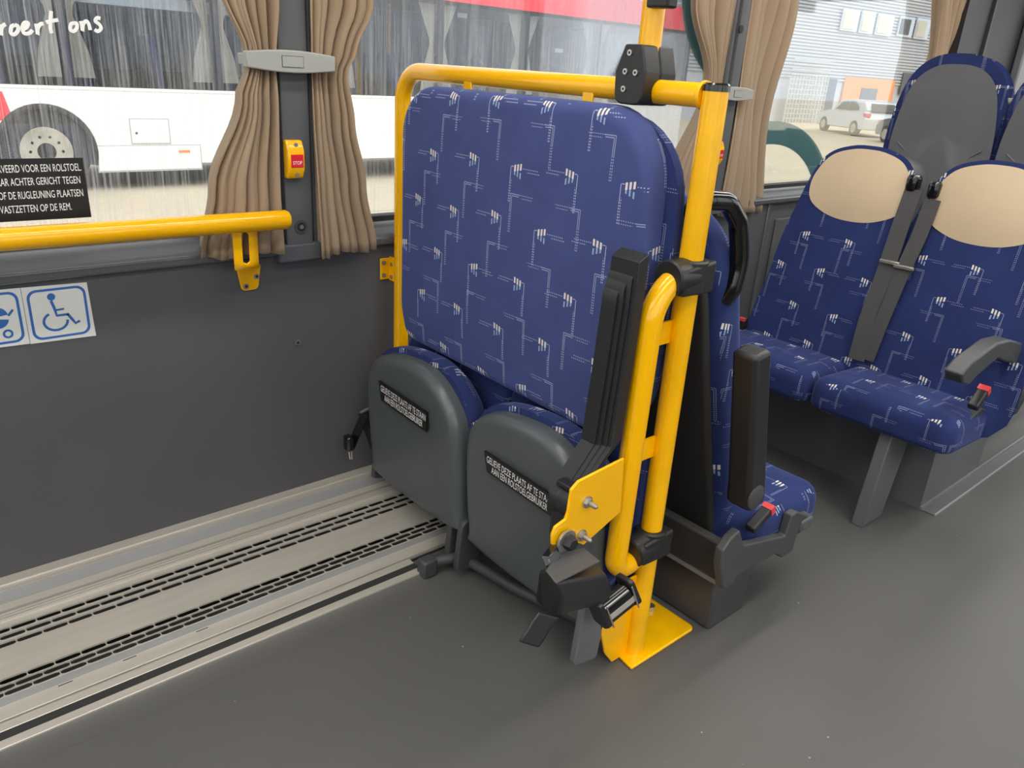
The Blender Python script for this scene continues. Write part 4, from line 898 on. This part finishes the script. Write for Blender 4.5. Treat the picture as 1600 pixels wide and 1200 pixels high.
p, q = b(156, 270), b(312, 227); MB().bb(p.x - .012, q.x + .012, BY - .003, BY, p.z, q.z + .012).build('flap_gap', 'fence_grey', bus, smooth=0); mb = MB(); mb.bb(p.x, q.x, BY - .010, BY, p.z + .02, q.z); mb.build('skirt_flap', 'bus_white', bus, bevel=.008)
p, q = b(279, 238), b(296, 235.5); mb = MB(); mb.bb(p.x, q.x, BY - .022, BY - .008, p.z, q.z + .01); mb.build('marker_lamp', 'orange_lamp', bus)
mb = MB(); mb.bb(xb0, xb1, BY - .012, BY, zw - .035, zw); mb.build('window_rail', 'bus_white', bus)
p = b(17, 180); mb = MB(); mb.prism([V((xb0 + 2.0, BY - .004, .25)), V((p.x - .06, BY - .004, .25)), V((p.x, BY - .004, .34)), V((p.x - .05, BY - .004, .575)), V((xb0 + 2.0, BY - .004, .575))], (0, .003, 0)); mb.build('red_patch', 'bus_red', bus, smooth=0)
wx = [xb0, -2.9, -1.1, .75, 2.6, 4.45, 6.3, 8.15, 10.0, 11.85, 13.3, xb1]
for a, c in zip(wx, wx[1:]):
    mb = MB(); mb.bb(a + .03, c - .03, BY + .012, BY + .02, zw, 2.12); mb.build('window_pane', 'bus_glass', bus, smooth=0)
    mb = MB(); mb.bb(c - .05, c + .05, BY + .021, BY + .08, zw, 2.12); mb.build('window_post', 'bus_dark', bus, smooth=0)
    for sgn, xx in ((1, a + .06), (-1, c - .06)):
        vs = []; rr_ = [(2.12, .34), (1.55, .10), (1.45, .09), (1.05, .22), (.75, .26)]
        fs = []
        for i, (z, w_) in enumerate(rr_):
            for k in range(9): vs.append(V((xx + sgn * w_ * k / 8, BY + .14 + .02 * (k % 2), z)))
        fs = [(i * 9 + k, i * 9 + k + 1, i * 9 + 10 + k, i * 9 + 9 + k) for i in range(4) for k in range(8)]
        mb = MB(); mb.add(vs, fs); mb.build('bus_curtain', 'bus_curtain', bus, smooth=60)
for x in [xb0 + .9 + .92 * k for k in range(19)]:
    o_ = rrect(-.21, .21, .45, 1.30, .14, 4); mb = MB(); mb.pillow([(a, z) for a, z in o_], lambda u, v, w: V((x + w + (v - .4) * -.15, BY + .45 + u, v)), .09, .03, 0); mb.build('bus_seat', 'bus_seat', bus, smooth=60)
mb = MB(); mb.bb(xb0, 6.4, BY + .35, BY + .55, 1.62, 1.76); mb.build('pale_bar', 'bus_white', bus, smooth=0)  # plain white bar behind the bus windows
for x in (7.3, 7.9, 12.2): mb = MB(); mb.tube([(x, BY + 1.2, .45), (x, BY + 1.2, 2.1)], .025, 8); mb.build('bus_pole', 'yellow', bus)
for px, py in ((722, 24), (873, 79)):
    p = b(px, py, .3); mb = MB(); mb.box(p, (.20, .02, .07)); mb.build('exit_sign', 'print_white', bus)
# building opposite
FA = PZ(1232, 190, GZ); FD = V((.991, -.131, 0)); FN = V((-.131, -.991, 0))
def fc(px, py, off=0):
    d = ray(px, py); n = FN; t_ = (FA + n * off - EYE).dot(n) / d.dot(n); return EYE + d * t_
def fpanel(name, parent, m, x0, y0, x1, y1, off, th=.08):
    # panel on the facade whose left-bottom/right-top corners project near the given pixels, squared to the facade
    a = fc(x0, y1, off); c = fc(x1, y0, off); s0 = (a - FA).dot(FD); s1 = (c - FA).dot(FD); z0, z1 = a.z, c.z
    mb = MB(); B0 = FA + FN * off
    pts = [B0 + FD * s0 + V((0, 0, z0 - B0.z)), B0 + FD * s1 + V((0, 0, z0 - B0.z)), B0 + FD * s1 + V((0, 0, z1 - B0.z)), B0 + FD * s0 + V((0, 0, z1 - B0.z))]
    mb.prism(pts, FN * -th); return mb.build(name, m, parent, smooth=0)
bd = thing('warehouse_building', 'pale corrugated building with a strip of windows behind the cars', 'building', tuple(FA))
mb = MB(); B0 = FA + FD * -14 - FN * .10
mb.prism([B0, B0 + FD * 60, B0 + FD * 60 + V((0, 0, 14)), B0 + V((0, 0, 14))], FN * -8); mb.build('wall', 'cladding', bd, smooth=0)
# corrugation: horizontal ribs
z0 = fc(1330, 128).z
mb = MB()
for k in range(75):
    z = z0 + k * .16; c0 = FA + FD * -14; mb.prism([V((c0.x, c0.y, z)), V((c0.x, c0.y, z)) - FN * .12, V((c0.x, c0.y, z + .085)) - FN * .12, V((c0.x, c0.y, z + .085))], FD * 60)
rb_ = mb.build('cladding_ribs', 'cladding', bd, smooth=0); rb_['kind'] = 'stuff'
x_ = [(1313, 17, 1342, 47), (1342, 19, 1367, 51), (1367, 24, 1396, 54), (1402, 28, 1428, 56), (1428, 31, 1453, 60)]
for i, (x0_, y0_, x1_, y1_) in enumerate(x_):
    f_ = fpanel('window', bd, 'window_frame', x0_, y0_, x1_ + 3, y1_, .15); fpanel('pane', f_, 'blind' if i not in (3,) else 'bus_dark', x0_ + 3, y0_ + 3, x1_ - 3, y1_ - 3, .2)
fpanel('orange_cladding', bd, 'orange_panel', 1309, 126, 1400, 186, .05); fpanel('window', bd, 'car_glass', 1339, 139, 1372, 180, .12)
fpanel('door', bd, 'door_blue', 1285, 124, 1309, 180, .05); fpanel('window', bd, 'car_glass', 1405, 116, 1440, 148, .08)
gt = thing('lattice_gate', 'pale lattice gate left of the blue door on the building', 'gate', tuple(fc(1250, 190, .6)))
def seg_on(a_, c_): return fc(*a_, .6), fc(*c_, .6)
for k in range(13):
    f_ = k / 12; mb = MB(); lo2, hi2 = fc(1222 + 58 * f_, 197, .6), fc(1230 + 58 * f_, 118, .6); hi2 = V((lo2.x, lo2.y, hi2.z)); mb.tube([lo2, hi2], .05, 6); mb.build('bar', 'fence_grey', gt)
for k in range(13):
    za = GZ + .2 + k * .24; a_, c_ = fc(1222, 197, .6), fc(1280, 197, .6); mb = MB(); mb.tube([V((a_.x, a_.y, za)), V((c_.x, c_.y, za))], .04, 6); mb.build('bar', 'fence_grey', gt)
# cars
def car(label, rear, head, m):
    # rear: ground point of the rear wheel on the visible side; head: unit vector towards the bonnet; local x forward, y to the visible side
    side = V((-head.y, head.x, 0)); side = side if side.dot(EYE - rear) > 0 else -side
    t = thing('hatchback_car', label, 'car', tuple(rear), 'cars parked outside')
    f = lambda x, y, z: rear + head * x + side * (y - .02) + V((0, 0, z))
    body = rpoly([(-.72, .28), (3.32, .25), (3.34, .62), (3.05, .80), (2.35, .92), (1.62, 1.34), (.55, 1.45), (-.30, 1.36), (-.66, .98), (-.78, .72)], [.1, .1, .15, .2, .2, .3, .4, .2, .1, .1], 5)
    low = rpoly([(-.72, .28), (3.32, .25), (3.34, .62), (3.05, .82), (2.35, .94), (-.62, 1.0), (-.78, .72)], [.1, .1, .15, .2, .3, .1, .1], 5)
    cab = rpoly([(2.40, .90), (1.62, 1.36), (.55, 1.45), (-.30, 1.37), (-.68, .95)], [.1, .3, .4, .2, .1], 5)
    mb = MB(); mb.prism([f(x, 0, z) for x, z in low], side * -1.72); bdy = mb.build('body', m, t, bevel=.06, seg=3)
    mb = MB(); a_ = [f(x, -.12, z) for x, z in cab]; mb.prism(a_, side * -1.48); mb.build('cabin', m, t, bevel=.05, seg=3)
    for pts in ([(1.95, .98), (1.45, 1.30), (.95, 1.35), (.95, .98)], [(.88, .98), (.88, 1.35), (.45, 1.35), (.12, 1.20), (.05, 1.02)]):
        mb = MB(); mb.prism([f(x, -.10, z) for x, z in pts], side * -.05); mb.build('side_window', 'car_glass', t, smooth=0)
    mb = MB(); mb.prism([f(-.60, -.28, 1.02), f(-.60, -1.44, 1.02), f(-.36, -1.34, 1.32), f(-.36, -.38, 1.32)], head * -.10); mb.build('rear_window', 'car_glass', t, smooth=0)
    for y in (0.01, -1.55): mb = MB(); mb.prism([f(-.60, y, .80), f(-.80, y - .02, .80), f(-.76, y - .02, .94), f(-.48, y, .92)], side * -.20); mb.build('tail_lamp', 'taillight', t, smooth=0)
    mb = MB(); mb.prism([f(-.79, -.60, .62), f(-.79, -1.12, .62), f(-.79, -1.12, .73), f(-.79, -.60, .73)], head * -.02); mb.build('number_plate', 'orange_lamp', t, smooth=0)
    for x in (0, 2.58):
        for y in (.015, -1.56):
            mb = MB(); mb.tube([f(x, y, .31), f(x, y - .18, .31)], .31, 22); w_ = mb.build('wheel', 'tyre', t)
            if y > 0: mb = MB(); mb.tube([f(x, y + .01, .31), f(x, y - .05, .31)], [.19, .22], 16); mb.build('wheel_cover', 'wheel_steel', w_)
    return t
ra_, fa_ = PZ(1330, 212, GZ), PZ(1274, 202.5, GZ); hd = (fa_ - ra_); hd.z = 0; hd.normalize()
car('silver hatchback parked in front of the pale building', ra_, hd, 'car_silver')
rd_ = PZ(1374, 222, GZ); car('dark car half hidden behind the grey seat back', rd_ - hd * 2.8, hd, 'car_dark')
